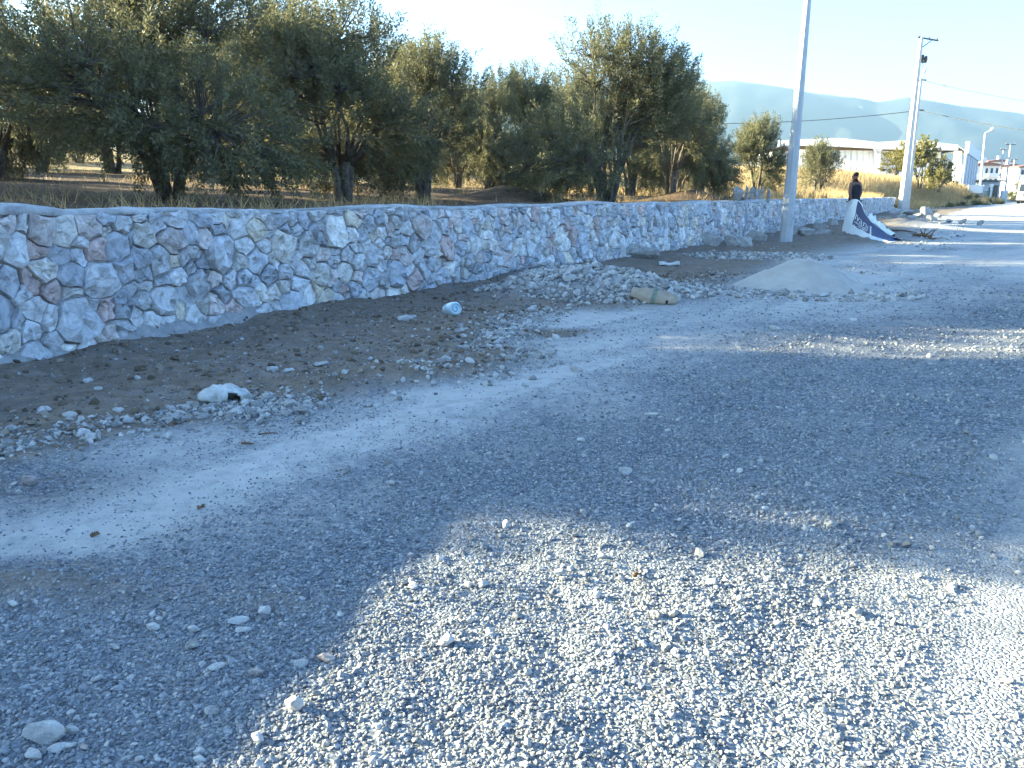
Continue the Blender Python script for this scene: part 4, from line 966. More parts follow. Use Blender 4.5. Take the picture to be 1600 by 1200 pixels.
sack('plastic_sack', .285, .17, .105, M_WHITE_PL, M_DARKPL, (x, y + .05, z - .008), .12, 'small white plastic sack with a torn black hole in its side, lying on the chips', 'sack', {(i, k) for i in range(12, 19) for k in range(8, 13) if not (i < 14 and k < 11) and not (i > 17 and k < 9)} | {(20, 11), (20, 12), (3, 11)}, None, 3, sag=.03)
x, y = G(1022, 462, .10); z = .05
o = sack('paper_sack', .52, .27, .085, M_PAPER, M_GREENP, (x, y, z), -.42, 'crumpled tan paper sack with a green band and a slit on the rubble heap', 'sack', {(17, 8), (17, 9), (17, 7)}, (10, 12), 8, True)
o.rotation_euler = (.35, .16, -.30)
def jug():
    x, y = G(706, 500); z = float(height(np.array([x]), np.array([y]))[0]); M = simple('cloudy_plastic', (.56, .66, .70), .25, .12, 10, .05, spec=.5)
    M.node_tree.nodes['Principled BSDF'].inputs['Transmission Weight'].default_value = .25
    root = empty('plastic_jug', (x, y + .07, z), 0, 'crushed cloudy bluish plastic jug lying on the brown verge', 'plastic jug')
    prof = [(0, -.062), (.022, -.062), (.026, -.068), (.034, -.068), (.038, -.060), (.050, -.060), (.054, -.068), (.064, -.066), (.078, -.05), (.084, -.02), (.082, .03), (.074, .07), (.05, .10), (.028, .118), (.024, .125), (.024, .14), (0, .14)]
    V = []; F = []; n = 28
    for j, (r, h) in enumerate(prof):
        for k in range(n):
            a = 2 * math.pi * k / n; v = Vector((r * math.cos(a), h, r * math.sin(a) * .86)); nz = 1 + .10 * mnoise.noise(v * 16 + Vector((3, 1, 2))); V.append((v.x * nz, v.y, v.z * nz))
    for j in range(len(prof) - 1):
        for k in range(n): F.append((j * n + k, j * n + (k + 1) % n, (j + 1) * n + (k + 1) % n, (j + 1) * n + k))
    b = pyd('body', V, F, M, root, True); b.rotation_euler = (R(-14), 0, R(38)); b.location = (0, 0, .068)
    mb = MB()
    pts = [(.058 * math.cos(t) * (1 - t / 9.5), -.0690, .05 * math.sin(t) * (1 - t / 9.5)) for t in np.linspace(0, 7.2, 40)]
    mb.tube(pts, .0045, 5); s = mb.build('base_ridge', simple('blue_moulding', (.22, .42, .55), .3, .1), root, True); s.rotation_euler = b.rotation_euler; s.location = b.location
jug()
def strip_litter():
    x, y = G(1045, 417); V = []; F = []
    for i in range(13):
        t = i / 12; w = .045 + .02 * abs(t - .5) * 2
        for k in range(7):
            a = math.pi * (k / 6); V.append(((t - .5) * .34, -w * math.cos(a), .012 + w * .9 * math.sin(a) + .008 * math.sin(t * 9)))
    for i in range(12):
        for k in range(6): F.append((i * 7 + k, i * 7 + k + 1, (i + 1) * 7 + k + 1, (i + 1) * 7 + k))
    o = pyd('plastic_gutter', V, F, M_WHITE_PL, None, True); o.modifiers.new('thickness', 'SOLIDIFY').thickness = .004; o.location = (x, y, float(height(np.array([x]), np.array([y]))[0])); o.rotation_euler = (0, 0, -.05)
    tag(o, 'short white plastic half-pipe lying on soil before the wall', 'plastic scrap')
strip_litter()
M_TWIG = simple('dry_twig', (.16, .10, .055), .9, .3, 20)
def twigs(name, u0, v0, u1, v1, rad, label, side_n=3, seed=1):
    a = Vector((*G(u0, v0), 0)); b = Vector((*G(u1, v1), 0)); rg = random.Random(seed); mb = MB(); L = (b - a).length
    for p in (a, b): p.z = float(height(np.array([p.x]), np.array([p.y]))[0]) + rad
    m = a.lerp(b, .5) + Vector((0, 0, L * .03)); c = a.copy()
    mb.tube([a - c, m - c, b - c], [rad, rad * .8, rad * .4], 6)
    for k in range(side_n):
        t = rg.uniform(.2, .9); p = a.lerp(b, t) - c; q = p + Vector((rg.uniform(-.3, .3), rg.uniform(-.3, .3), rg.uniform(.0, .25))) * L * .45; mb.tube([p, p.lerp(q, .5) + Vector((0, 0, .01)), q], [rad * .5, rad * .35, rad * .15], 5)
    o = mb.build(name, M_TWIG, None, True); o.location = c; return tag(o, label, 'twig')
twigs('stick', 1392, 364, 1432, 366, .03, 'long bare stick lying behind the tail of the banner', 0)
twigs('dry_weed', 1428, 369, 1458, 376, .04, 'clump of rusty dried weed on the road past the banner', 14, 2)
twigs('twig', 404, 683, 434, 681, .004, 'thin dark twig lying on the pale dust track', 2, 3)
twigs('twig', 378, 696, 398, 698, .006, 'short thick dark twig below the thin one on the dust track', 2, 4)
twigs('twig', 308, 794, 320, 792, .007, 'dark splinter of wood on the lower dust track', 3, 5)
twigs('twig', 142, 838, 156, 834, .008, 'dark clump of twig at the lower edge of the dust track', 4, 6)
twigs('twig', 988, 905, 1002, 905, .006, 'small brown twig in the sunlit gravel', 3, 7)

# ------------------------------------------------------------------ poles and cables
M_GALV = simple('galvanised_steel', (.42, .43, .44), .55, .1, 3, .05, spec=.4)
M_CONC = simple('pole_concrete', (.50, .49, .47), .9, .1, 2.5, .2)
M_IRON = simple('dark_iron', (.10, .10, .105), .6)
M_GLAZE = simple('brown_insulator', (.10, .065, .05), .35)
M_LAMP = simple('lamp_housing', (.55, .56, .56), .5)
M_CABLE = simple('black_cable', (.03, .03, .03), .6)
def prism_pole(name, base, top, r0, r1, n, mat, parent, rot=0.0, flat=1.0):
    mb = MB(); V = []; b = Vector(base); t = Vector(top); m = 10
    for j in range(m + 1):
        f = j / m; c = b.lerp(t, f); r = r0 + (r1 - r0) * f
        for k in range(n):
            a = 2 * math.pi * (k + .5) / n + rot; V.append((c.x + math.cos(a) * r, c.y + math.sin(a) * r * flat, c.z))
    F = [(j * n + k, j * n + (k + 1) % n, (j + 1) * n + (k + 1) % n, (j + 1) * n + k) for j in range(m) for k in range(n)] + [tuple(m * n + k for k in range(n))]
    return pyd(name, V, F, mat, parent)
def steel_post():
    x, y = G(1227, 381); t = P(1262, 0, 19.78); r = empty('lamp_post', (x, y, 0), 0, 'tapered galvanised steel lamp post nearest the camera, standing before the wall', 'lamp post')
    d = (t - Vector((x, y, 0))); top = d * (8.4 / d.z)
    prism_pole('shaft', (0, 0, -.1), top, .158, .042, 8, M_GALV, r)
    f = 1.02 / top.z; c = top * f; rr = .158 + (.042 - .158) * f
    prism_pole('joint_band', c, c + top.normalized() * .06, rr + .006, rr + .005, 8, M_GALV, r)
    f = .52 / top.z; c = top * f; rr = .158 + (.042 - .158) * f
    mb = MB().box((c.x + rr * .66, c.y - rr * .66, c.z + .02), (.012, .075, .36), R(-45)); mb.build('access_door', M_GALV, r)
    mb = MB().tube([(c.x + rr * .68, c.y - rr * .72, c.z + .1), (c.x + rr * .71, c.y - rr * .75, c.z + .1)], .012, 6); mb.build('door_lock', M_IRON, r)
    mb = MB().tube([top, top + Vector((.25, -.3, .22)), top + Vector((.7, -.9, .3))], [.04, .035, .03], 8); mb.build('lamp_arm', M_GALV, r)
    mb = MB().box(tuple(top + Vector((.82, -1.06, .3))), (.24, .55, .10), R(-38), .7); mb.build('lamp_head', M_LAMP, r)
steel_post()
def concrete_poles():
    D = 60.8; x, y = G(1409, 328.4); t = P(1440, 58, D)
    r = empty('power_pole', (x, y, 0), 0, 'taller square concrete power pole with a crossarm on top, at the wall end', 'power pole'); top = t - Vector((x, y, 0))
    prism_pole('shaft', (0, 0, -.2), top, .30, .13, 4, M_CONC, r, R(14))
    a = P(1434, 58, D) - r.location; b = P(1466, 63.5, D) - r.location
    mb = MB().tube([a, b], .06, 4).tube([top + Vector((0, -.05, -.75)), P(1456, 63, D) - r.location], .035, 4); mb.build('crossarm', M_IRON, r)
    for q in (1437, 1452, 1464):
        p = P(q, 60 + (q - 1437) * .12, D) - r.location; mb = MB().tube([p, p + Vector((0, 0, .08)), p + Vector((0, 0, .1)), p + Vector((0, 0, .18))], [.03, .06, .04, .05], 8); mb.build('insulator', M_GLAZE, r, True)
    mb = MB(); p1 = P(1439, 97, D) - r.location; p2 = P(1447, 97, D) - r.location; mb.tube([p1, p2], .06, 4).tube([P(1442, 97, D) - r.location, P(1442, 108, D) - r.location], .04, 4); br = mb.build('bracket', M_IRON, r)
    for q in (1441, 1446):
        p = P(q, 96 if q < 1444 else 98, D) - r.location; MB().tube([p, p + Vector((0, 0, .2)), p + Vector((0, 0, .45))], [.08, .13, .09], 8).build('insulator', M_GLAZE, r, True)
    D2 = 62.0; x, y = G(1424, 328); r2 = empty('power_pole', (x, y + .8, 0), 0, 'thinner concrete pole with a small street lamp, behind the taller square one', 'power pole'); top = P(1439, 121, D2) - r2.location
    prism_pole('shaft', (0, 0, -.2), top, .21, .11, 4, M_CONC, r2, R(14))
    a = P(1441, 121, D2) - r2.location; b = P(1444, 112, D2) - r2.location; MB().tube([top + Vector((0, 0, -.3)), a, b], .04, 5).build('lamp_arm', M_GALV, r2)
    MB().tube([b + Vector((-.05, 0, -.15)), b, b + Vector((.12, 0, .35))], [.05, .12, .06], 8).build('lamp_head', M_LAMP, r2, True)
    for v_ in (125, 172):
        p = P(1437 if v_ == 125 else 1433, v_, D2) - r2.location; MB().tube([p + Vector((-.3, 0, 0)), p + Vector((.5, 0, 0))], .05, 5).build('cable_clamp', M_IRON, r2)
concrete_poles()
def cable(a, b, sag, label, rad=.022):
    a = Vector(a); b = Vector(b); pts = [a.lerp(b, t) - Vector((0, 0, sag * 4 * t * (1 - t))) - a for t in np.linspace(0, 1, 17)]
    o = MB().tube(pts, rad, 5).build('power_cable', M_CABLE); o.location = a; tag(o, label, 'power cable', 'power cables on the concrete poles')
cable(P(1440, 125, 62), P(1800, 181, 48), .3, 'upper black cable running from the thinner concrete pole to the road side')
cable(P(1436, 172, 62), P(1800, 225, 48), .3, 'lower black cable running from the thinner concrete pole to the road side')
cable(P(1432, 173, 62), P(1040, 192, 66), .35, 'black cable crossing before the mountain, behind the steel lamp post')
def far_pole(u0, v0, u1, v1, D, w0, label, kind):
    b = P(u0, v0, D); t = P(u1, v1, D); r = empty('street_lamp' if kind == 'lamp' else 'power_pole', b, 0, label, 'street lamp' if kind == 'lamp' else 'power pole', 'far poles along the roadside'); top = t - b; rr = w0 / 1250 * D / 2
    prism_pole('shaft', (0, 0, -1.0), top, rr, rr * .55, 8, M_CONC, r)
    if kind == 'lamp':
        e = P(u1 + 8, v1 - 4, D) - b; MB().tube([top, top.lerp(e, .6), e], rr * .45, 5).build('lamp_arm', M_GALV, r)
        MB().tube([e, e.lerp(P(u1 + 13, v1 - 8, D) - b, .5), P(u1 + 14, v1 - 9, D) - b], [rr * .5, rr * 1.2, rr * .6], 8).build('lamp_head', M_LAMP, r, True)
    else:
        k = 5 if kind == 'small' else 8
        MB().tube([P(u1 - k, v1 + 1, D) - b, P(u1 + k, v1 + 1, D) - b], rr * .4, 4).build('crossarm', M_IRON, r)
        for q in (-k + 1, k - 1): p = P(u1 + q, v1 + 1, D) - b; MB().tube([p, p + Vector((0, 0, .15)), p + Vector((0, 0, .3))], [.05, .07, .05], 6).build('insulator', M_GLAZE, r)
far_pole(1530, 313, 1539.5, 208, 118, 4.6, 'slender street lamp with a curved white head beyond the bank', 'lamp')
far_pole(1559, 313, 1568, 233, 134, 3.2, 'short roadside pole with a small bracket, between the lamp and a taller pole', 'small')
far_pole(1570, 307, 1579, 225, 140, 3.4, 'tall roadside pole with a wide top arm near the white houses', 'power')
far_pole(1580, 305, 1585, 248, 170, 2.6, 'farthest thin pole beside the truck', 'small')

# ------------------------------------------------------------------ industrial shed
M_PANEL = simple('white_cladding', (.76, .76, .75), .6, .05, .6)
M_PGREY = simple('grey_cladding', (.50, .52, .54), .6, .06, .6)
M_PLIGHT = simple('pale_cladding', (.66, .67, .68), .6, .05, .6)
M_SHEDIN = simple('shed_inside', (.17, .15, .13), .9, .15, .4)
M_CONCW = simple('white_concrete', (.68, .67, .65), .85, .08, 1)
M_WINDOW = simple('dark_glass', (.03, .035, .045), .12, .1, spec=.5)
M_WHITEW = simple('white_render', (.74, .735, .72), .9, .06, .5)
M_REDR = simple('red_roof', (.22, .12, .095), .85, .15, 1.5)
M_RAIL = simple('grey_trim', (.34, .35, .36), .7)
def plane_pt(A, Bp, u, v, off=0.0):
    n = Vector((Bp.y - A.y, -(Bp.x - A.x), 0)).normalized(); o = A + n * -off
    x, y, zz = _ray(u, v); t = (o.x * n.x + o.y * n.y) / (x * n.x + y * n.y); return Vector((x * t, y * t, EYE + zz * t))
def shed():
    A = P(1503, 299, 122); A.z = 0; C_ = P(1222, 299, 129); C_.z = 0; B = P(1523, 290, 152); B.z = 0
    nf = Vector((C_.y - A.y, -(C_.x - A.x), 0)).normalized()
    if nf.y > 0: nf = -nf
    back = -nf
    root = empty('industrial_shed', (A.x, A.y, 0), 0, 'long open white industrial shed with twin low gables beyond the dry bank', 'shed')
    o = Vector(root.location)
    fp = lambda u, v: plane_pt(C_, A, u, v) - o
    top = [(1222, 219.5), (1245, 217.8), (1312, 215.6), (1372, 222), (1425, 218.5), (1497, 226)]; bot = [(1497, 235), (1380, 233), (1372, 238), (1364, 232), (1290, 228), (1222, 227)]
    MB().prism([fp(*q) for q in top] + [fp(*q) for q in bot], back * .5).build('fascia', M_PANEL, root)
    # roof slopes going back
    dep = (B - A); 
    for (a, b) in zip(top[:-1], top[1:]):
        p, q = fp(*a), fp(*b); MB().prism([p + back * .5, q + back * .5, q + dep, p + dep], (0, 0, -.15)).build('roof_slope', M_PANEL, root)
    for u in (1241, 1372, 1497):
        w = 4.0 if u != 1497 else 6; p = [fp(u - w, 236), fp(u + w, 236), fp(u + w, 299), fp(u - w, 299)]
        for k in (2, 3): p[k].z = -.2
        MB().prism(p, back * .9).build('column', M_CONCW, root)
    for u in (1364, 1380): MB().prism([fp(u, 232), fp(1372, 232), fp(1372, 242)], back * .5).build('bracket', M_CONCW, root)
    # recessed white cladding in vertical panels
    wall_pt = lambda u, v: plane_pt(C_ + back * 1.6, A + back * 1.6, u, v) - o
    us = list(np.linspace(1246, 1471, 25))
    for k, (ua, ub) in enumerate(zip(us[:-1], us[1:])):
        vt = 233.5 + (ua - 1246) * .016
        p = [wall_pt(ua, vt), wall_pt(ub - .8, vt), wall_pt(ub - .8, 299), wall_pt(ua, 299)]
        for q in (2, 3): p[q].z = -.2
        MB().prism(p, back * (.10 if k % 2 else .16)).build('cladding_panel', M_PANEL, root)
    # inside: dark back and side walls under the roof
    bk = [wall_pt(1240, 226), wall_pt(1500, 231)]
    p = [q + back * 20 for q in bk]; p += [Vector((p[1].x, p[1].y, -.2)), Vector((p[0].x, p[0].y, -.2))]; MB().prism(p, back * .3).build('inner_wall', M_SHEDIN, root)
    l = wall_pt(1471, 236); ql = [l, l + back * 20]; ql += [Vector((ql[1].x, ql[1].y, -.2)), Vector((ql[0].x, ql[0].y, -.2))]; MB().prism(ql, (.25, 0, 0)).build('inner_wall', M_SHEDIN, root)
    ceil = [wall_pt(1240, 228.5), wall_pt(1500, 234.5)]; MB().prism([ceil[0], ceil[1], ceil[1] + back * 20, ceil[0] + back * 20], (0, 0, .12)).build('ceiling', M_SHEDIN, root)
    # right-hand flank: corrugated panels with a paler parapet
    n = 10
    for k in range(n):
        f0, f1 = k / n, (k + .93) / n; a = A.lerp(B, f0) - o; b = A.lerp(B, f1) - o; off = Vector((.12 if k % 2 else 0, 0, 0)); zt = P(1504, 240, 122).z
        MB().prism([a + off, b + off, b + off + Vector((0, 0, zt)), a + off + Vector((0, 0, zt))], (-.3, .12, 0)).build('flank_panel', M_PGREY, root)
    a = A - o + Vector((.2, -.1, 0)); b = B - o + Vector((.2, -.1, 0)); z1 = P(1504, 240, 122).z + .02; z2 = P(1504, 221, 122).z
    MB().prism([a + Vector((0, 0, z1)), b + Vector((0, 0, z1)), b + Vector((0, 0, z2)), a + Vector((0, 0, z2))], (-.5, .2, 0)).build('parapet', M_PLIGHT, root)
    # small white house standing inside the open end
    h = empty('site_office', plane_pt(C_ + back * 3, A + back * 3, 1478, 282), 0, 'small white gabled office with two narrow windows inside the shed opening', 'office'); h.location.z = 0; ho = Vector(h.location)
    hp = lambda u, v: plane_pt(C_ + back * 3, A + back * 3, u, v) - ho
    MB().prism([hp(1468, 299) * 1, hp(1485.5, 299), hp(1485.5, 251), hp(1476, 243), hp(1468, 250)], back * 6).build('wall', M_WHITEW, h)
    MB().prism([hp(1486.5, 252), hp(1476, 242), hp(1476, 243.6), hp(1486.5, 253.6)], back * 6.4 ).build('roof', M_PLIGHT, h)
    for u in (1475.5, 1480): MB().prism([hp(u, 265), hp(u + 2.2, 265), hp(u + 2.2, 274), hp(u, 274)], -back * .06).build('window', M_WINDOW, h)
shed()

# ------------------------------------------------------------------ houses and yard beyond
def house(u0, u1, vt, vb, D, name, label, roof=True, rows=3, cols=4, group='white houses beyond the road', cat='house', depth=10, balc=False):
    a = P(u0, vb, D); b = P(u1, vb, D); w = b.x - a.x; zt = P((u0 + u1) / 2, vt, D).z; r = empty(name, (a.x + w / 2, D, 0), 0, label, cat, group)
    MB().box((0, depth / 2, zt / 2 - .1), (w, depth, zt + .2)).build('wall', M_WHITEW, r)
    if roof:
        e = .6; MB().prism([(-w / 2 - e, -e, zt), (w / 2 + e, -e, zt), (w / 2 + e, -e, zt + .3), (0, -e, zt + .95), (-w / 2 - e, -e, zt + .3)], (0, depth + 2 * e, 0)).build('roof', M_REDR, r)
        MB().box((w * .2, depth * .4, zt + 1.6), (.8, .8, 1.4)).build('chimney', M_WHITEW, r)
    rh = zt / rows
    for i in range(rows):
        for j in range(cols):
            x = -w / 2 + (j + .5) * w / cols; z = (i + .55) * rh
            f = MB().box((x, -.04, z), (w / cols * .42, .08, rh * .45)).build('window', M_WINDOW, r)
            MB().box((x, -.1, z - rh * .25), (w / cols * .5, .18, .1)).build('sill', M_WHITEW, f)
        if balc and i: MB().box((w * .22, -.6, i * rh + .35), (w * .45, 1.2, .9)).build('balcony', M_WHITEW, r)
    return r
house(1517, 1557, 259, 300, 215, 'apartment_house', 'white apartment house with red roof edge just past the shed flank', True, 3, 5, balc=True)
house(1562, 1590, 261, 300, 240, 'apartment_house', 'white apartment house between the far poles', True, 3, 4, balc=True)
house(1588, 1640, 262, 300, 230, 'apartment_house', 'white apartment house behind the truck at the photo edge', True, 3, 5, balc=True)
house(1540, 1575, 253, 290, 300, 'apartment_house', 'more distant white apartment house rising above the nearer roofs', True, 3, 5)
house(1205, 1236, 236, 270, 165, 'workshop', 'white workshop with a red roof edge seen between the small olive trees', True, 2, 3, cat='workshop', group=None)
def yard():
    M_BLUEW = simple('bluish_white_wall', (.60, .64, .68), .8, .06, 1)
    D = 150; r = empty('low_building', (P(1546, 310, D).x, D, 0), 0, 'low white building with a dark flat roof and dark door beyond the street lamp', 'building')
    a = P(1533, 310, D).x - r.location.x; b = P(1560, 310, D).x - r.location.x; zt = P(1546, 285, D).z
    MB().box(((a + b) / 2, 3, zt / 2), (b - a, 6, zt + .2)).build('wall', M_BLUEW, r)
    MB().box(((a + b) / 2, 2.6, zt + .25), (b - a + .8, 7.2, .35)).build('roof', M_IRON, r)
    x = P(1546.5, 300, D).x - r.location.x; MB().box((x, -.05, zt * .45), (.5, .1, zt * .9)).build('pillar', M_IRON, r)
    x = P(1556, 300, D).x - r.location.x; MB().box((x, -.05, zt * .42), (1.1, .12, zt * .84)).build('door', M_WINDOW, r)
    D = 116; x0 = P(1511.5, 302, D); x1 = P(1536.5, 302, D); zt = P(1520, 289, D).z; zb = P(1520, 301.5, D).z; w = x1.x - x0.x
    r = empty('hoarding', ((x0.x + x1.x) / 2, D, 0), 0, 'blank white board on a low brownish base behind the roadside scrub', 'board')
    MB().box((0, 0, (zt + zb) / 2), (w, .12, zt - zb)).build('panel', M_WHITEW, r); MB().box((0, .1, zb / 2 - .2), (w * .98, .5, zb + .38)).build('base', simple('brown_render', (.30, .24, .2), .9), r)
    for s_ in (-1, 1): MB().box((s_ * w * .47, -.1, zt / 2), (.12, .12, zt)).build('post', M_RAIL, r)
    D = 128; r = empty('green_fence', (P(1542, 312, D).x, D, 0), 0, 'green mesh fence panel behind the street lamp', 'fence'); a = P(1533, 312, D).x - r.location.x; b = P(1549, 312, D).x - r.location.x; z1 = P(1540, 299, D).z; M_GR = simple('green_paint', (.09, .22, .12), .6)
    for k in range(12): x = a + (b - a) * k / 11; MB().box((x, 0, z1 / 2), (.05, .05, z1)).build('bar', M_GR, r)
    for z in (.3, z1 * .55, z1): MB().box(((a + b) / 2, -.04, z), (b - a, .04, .07)).build('rail', M_GR, r)
    D = 124; p = [P(1548.5, 291, D), P(1548.5, 297, D), P(1547.5, 307, D), P(1544, 311.5, D), P(1535, 313.5, D)]; c = p[0].copy(); c.z = 0
    r = empty('bent_pipe', c, 0, 'white bent vent pipe rising beside the green fence', 'pipe'); MB().tube([q - c for q in p], .13, 8).build('pipe', M_CONCW, r, True); MB().box(tuple(p[0] - c + Vector((0, 0, .1))), (.5, .4, .45)).build('cowl', M_CONCW, r)
    D = 128; r = empty('small_cabinet', (P(1568, 310, D).x, D, 0), 0, 'small bluish utility cabinet at the foot of the tall pole', 'cabinet'); MB().box((0, 0, .75), (.9, .6, 1.6)).build('body', M_BLUEW, r); MB().box((0, 0, 1.6), (1.0, .7, .08)).build('lid', M_RAIL, r); MB().box((0, -.31, .75), (.75, .03, 1.3)).build('door', M_PGREY, r)
yard()
put(copy_tree(SHR), 1581, 112, 315, 298, 18, 'dark leafy hedge clump beside the truck', 'bush', None, 1, 1, .9)
put(copy_tree(FIG), 1588, 118, 305, 283, 14, 'small green tree just behind the truck cab', 'tree', None, 2)

def truck():
    D = 98; x = P(1589.3, 317, D).x + 1.25; r = empty('truck', (x, D, 0), R(-37), 'white lorry with a blue-grey wind deflector at the photo edge', 'truck')
    M_WP = simple('white_lorry_paint', (.74, .75, .75), .35, .04, 2, spec=.5); M_DEF = simple('blue_grey_panel', (.30, .38, .47), .5); M_RUB = simple('tyre_rubber', (.025, .025, .025), .9)
    pr = [(0, .45), (0, 1.25), (.10, 1.35), (.28, 2.35), (.42, 2.55), (2.1, 2.6), (2.1, .45)]
    V = [(-1.2, y, z) for y, z in pr]; MB().prism(V, (2.4, 0, 0)).build('cab', M_WP, r)
    w = MB().prism([(-1.08, .085, 1.42), (1.08, .085, 1.42), (1.0, .245, 2.28), (-1.0, .245, 2.28)], (0, -.02, 0)).build('windscreen', M_WINDOW, r)
    MB().prism([(-1.1, .45, 2.58), (1.1, .45, 2.58), (1.05, 1.3, 3.2), (-1.05, 1.3, 3.2)], (0, .1, -.02)).build('wind_deflector', M_DEF, r)
    MB().box((0, .1, 2.66), (2.3, .3, .16)).build('sun_visor', M_DEF, r)
    MB().box((0, -.06, .62), (2.44, .22, .40)).build('bumper', M_WP, r)
    MB().box((0, -.012, 1.02), (1.3, .05, .34)).build('grille', M_IRON, r)
    for s_ in (-1, 1):
        MB().box((s_ * .92, -.18, .66), (.36, .05, .2)).build('headlight', M_LAMP, r)
        m = MB().box((s_ * 1.38, .25, 1.9), (.2, .12, .5)).build('mirror', M_IRON, r)
        MB().box((s_ * 1.21, .9, 1.75), (.03, .8, .7)).build('side_window', M_WINDOW, r)
        for yy in (.75, 5.2):
            t = MB().tube([(s_ * .85, yy, .5), (s_ * 1.15, yy, .5)], .5, 16).build('wheel', M_RUB, r); MB().tube([(s_ * 1.1, yy, .5), (s_ * 1.17, yy, .5)], .27, 12).build('rim', M_LAMP, t)
    MB().box((0, 4.9, 2.0), (2.5, 5.2, 2.5)).build('cargo_box', M_WP, r); MB().box((0, 3.6, .65), (.9, 6.4, .25)).build('chassis', M_IRON, r)
truck()

# ------------------------------------------------------------------ person and banner
def skin(name, pts, edges, rad, mat, parent, root_i=0, sub=2):
    me = bpy.data.meshes.new(name); me.from_pydata(pts, edges, []); o = link(name, me, parent)
    o.modifiers.new('skin', 'SKIN'); sv = me.skin_vertices[0].data if me.skin_vertices else None
    if sv is None:
        bm = bmesh.new(); bm.from_mesh(me); bm.verts.layers.skin.verify(); bm.to_mesh(me); bm.free(); sv = me.skin_vertices[0].data
    for i, r in enumerate(rad): sv[i].radius = r if hasattr(r, '__len__') else (r, r); sv[i].use_root = i == root_i
    s_ = o.modifiers.new('sub', 'SUBSURF'); s_.levels = sub; s_.render_levels = sub
    dg = bpy.context.evaluated_depsgraph_get(); ev = o.evaluated_get(dg); m2 = bpy.data.meshes.new_from_object(ev); m2.name = name
    o.modifiers.clear(); o.data = m2; m2.materials.clear(); m2.materials.append(mat); m2.polygons.foreach_set('use_smooth', np.ones(len(m2.polygons), bool))
    return o
def person():
    M_SKIN = simple('skin', (.17, .09, .062), .6, .08, 12); M_SHIRT = simple('black_cloth', (.022, .022, .026), .9, .2, 12); M_TR = simple('dark_trousers', (.03, .033, .045), .9, .2, 12); M_HAIR = simple('dark_hair', (.02, .016, .013), .8); M_SHOE = simple('dark_shoe', (.03, .028, .026), .7)
    q = P(1330, 360.5, 25.6); r = empty('person', (q.x, q.y, 0), R(24), 'person in black sleeveless top and dark trousers, seen from behind, dragging a banner', 'person'); r.scale = (1.045,) * 3
    pts = [(0, 0, .95), (0, .01, 1.15), (0, .015, 1.34), (0, .02, 1.47), (0, .03, 1.555), (0, .05, 1.63), (0, .045, 1.70),   # 0-6 trunk, neck, head
           (-.17, .01, 1.42), (-.235, -.03, 1.16), (-.21, -.10, .93), (-.205, -.125, .86),    # 7-10 left arm
           (.17, .01, 1.42), (.235, -.01, 1.15), (.22, .09, .94), (.215, .115, .87),           # 11-14 right arm
           (-.09, .01, .88), (-.10, .06, .49), (-.10, -.03, .09), (-.10, .11, .035), (.09, .01, .88), (.10, -.02, .48), (.10, -.13, .10), (.10, -.0, .035)]
    ed = [(0, 1), (1, 2), (2, 3), (3, 4), (4, 5), (5, 6), (2, 7), (7, 8), (8, 9), (9, 10), (2, 11), (11, 12), (12, 13), (13, 14), (0, 15), (15, 16), (16, 17), (17, 18), (0, 19), (19, 20), (20, 21), (21, 22)]
    rad = [(.15, .105), (.14, .10), (.165, .115), (.06, .06), (.055, .06), (.078, .095), (.068, .085), (.062, .062), (.045, .045), (.034, .034), (.034, .022), (.062, .062), (.045, .045), (.034, .034), (.034, .022), (.095, .095), (.062, .062), (.042, .042), (.036, .03), (.095, .095), (.062, .062), (.042, .042), (.036, .03)]
    b = skin('body', pts, ed, rad, M_SKIN, r)
    bm = bmesh.new(); bm.from_mesh(b.data)
    def blob(c, s_, n=1):
        res = bmesh.ops.create_icosphere(bm, subdivisions=2, radius=1.0); 
        for v in res['verts']: v.co = Vector((v.co.x * s_[0], v.co.y * s_[1], v.co.z * s_[2])) + Vector(c)
    blob((0, .15, 1.635), (.016, .022, .026)); blob((0, .125, 1.575), (.04, .025, .02)); blob((-.085, .04, 1.64), (.012, .022, .032)); blob((.085, .04, 1.64), (.012, .022, .032)); blob((0, .138, 1.605), (.028, .012, .006))
    for s_, bx, by, bz in ((-1, -.205, -.125, .84), (1, .215, .115, .85)):                        # five fingers, curled
        for k in range(5):
            ln = (.05, .072, .08, .074, .058)[k]; dy = (k - 2) * .017; th = k == 0
            a = Vector((bx + (-.0), by + dy + (.012 if th else 0), bz - (0 if not th else -.02)))
            for t in range(4): blob(a + Vector((-s_ * (.008 * t * t / 3 + (.012 if th else 0)), (.01 * t if th else 0), -ln * t / 3)), (.0085, .0085, .013))
    bm.to_mesh(b.data); bm.free(); b.data.polygons.foreach_set('use_smooth', np.ones(len(b.data.polygons), bool))
    skin('sleeveless_top', [(0, 0, .86), (0, .0, .98), (0, .01, 1.15), (0, .015, 1.33), (0, .02, 1.45), (-.135, .012, 1.43), (.135, .012, 1.43)], [(0, 1), (1, 2), (2, 3), (3, 4), (3, 5), (3, 6)], [(.205, .15), (.20, .145), (.19, .14), (.205, .15), (.09, .085), (.08, .085), (.08, .085)], M_SHIRT, r)
    skin('trousers', [(0, 0, .97), (-.09, .01, .87), (-.10, .06, .49), (-.10, -.03, .10), (.09, .01, .87), (.10, -.02, .48), (.10, -.13, .11)], [(0, 1), (1, 2), (2, 3), (0, 4), (4, 5), (5, 6)], [(.16, .12), (.11, .11), (.08, .08), (.062, .062), (.11, .11), (.08, .08), (.062, .062)], M_TR, r)
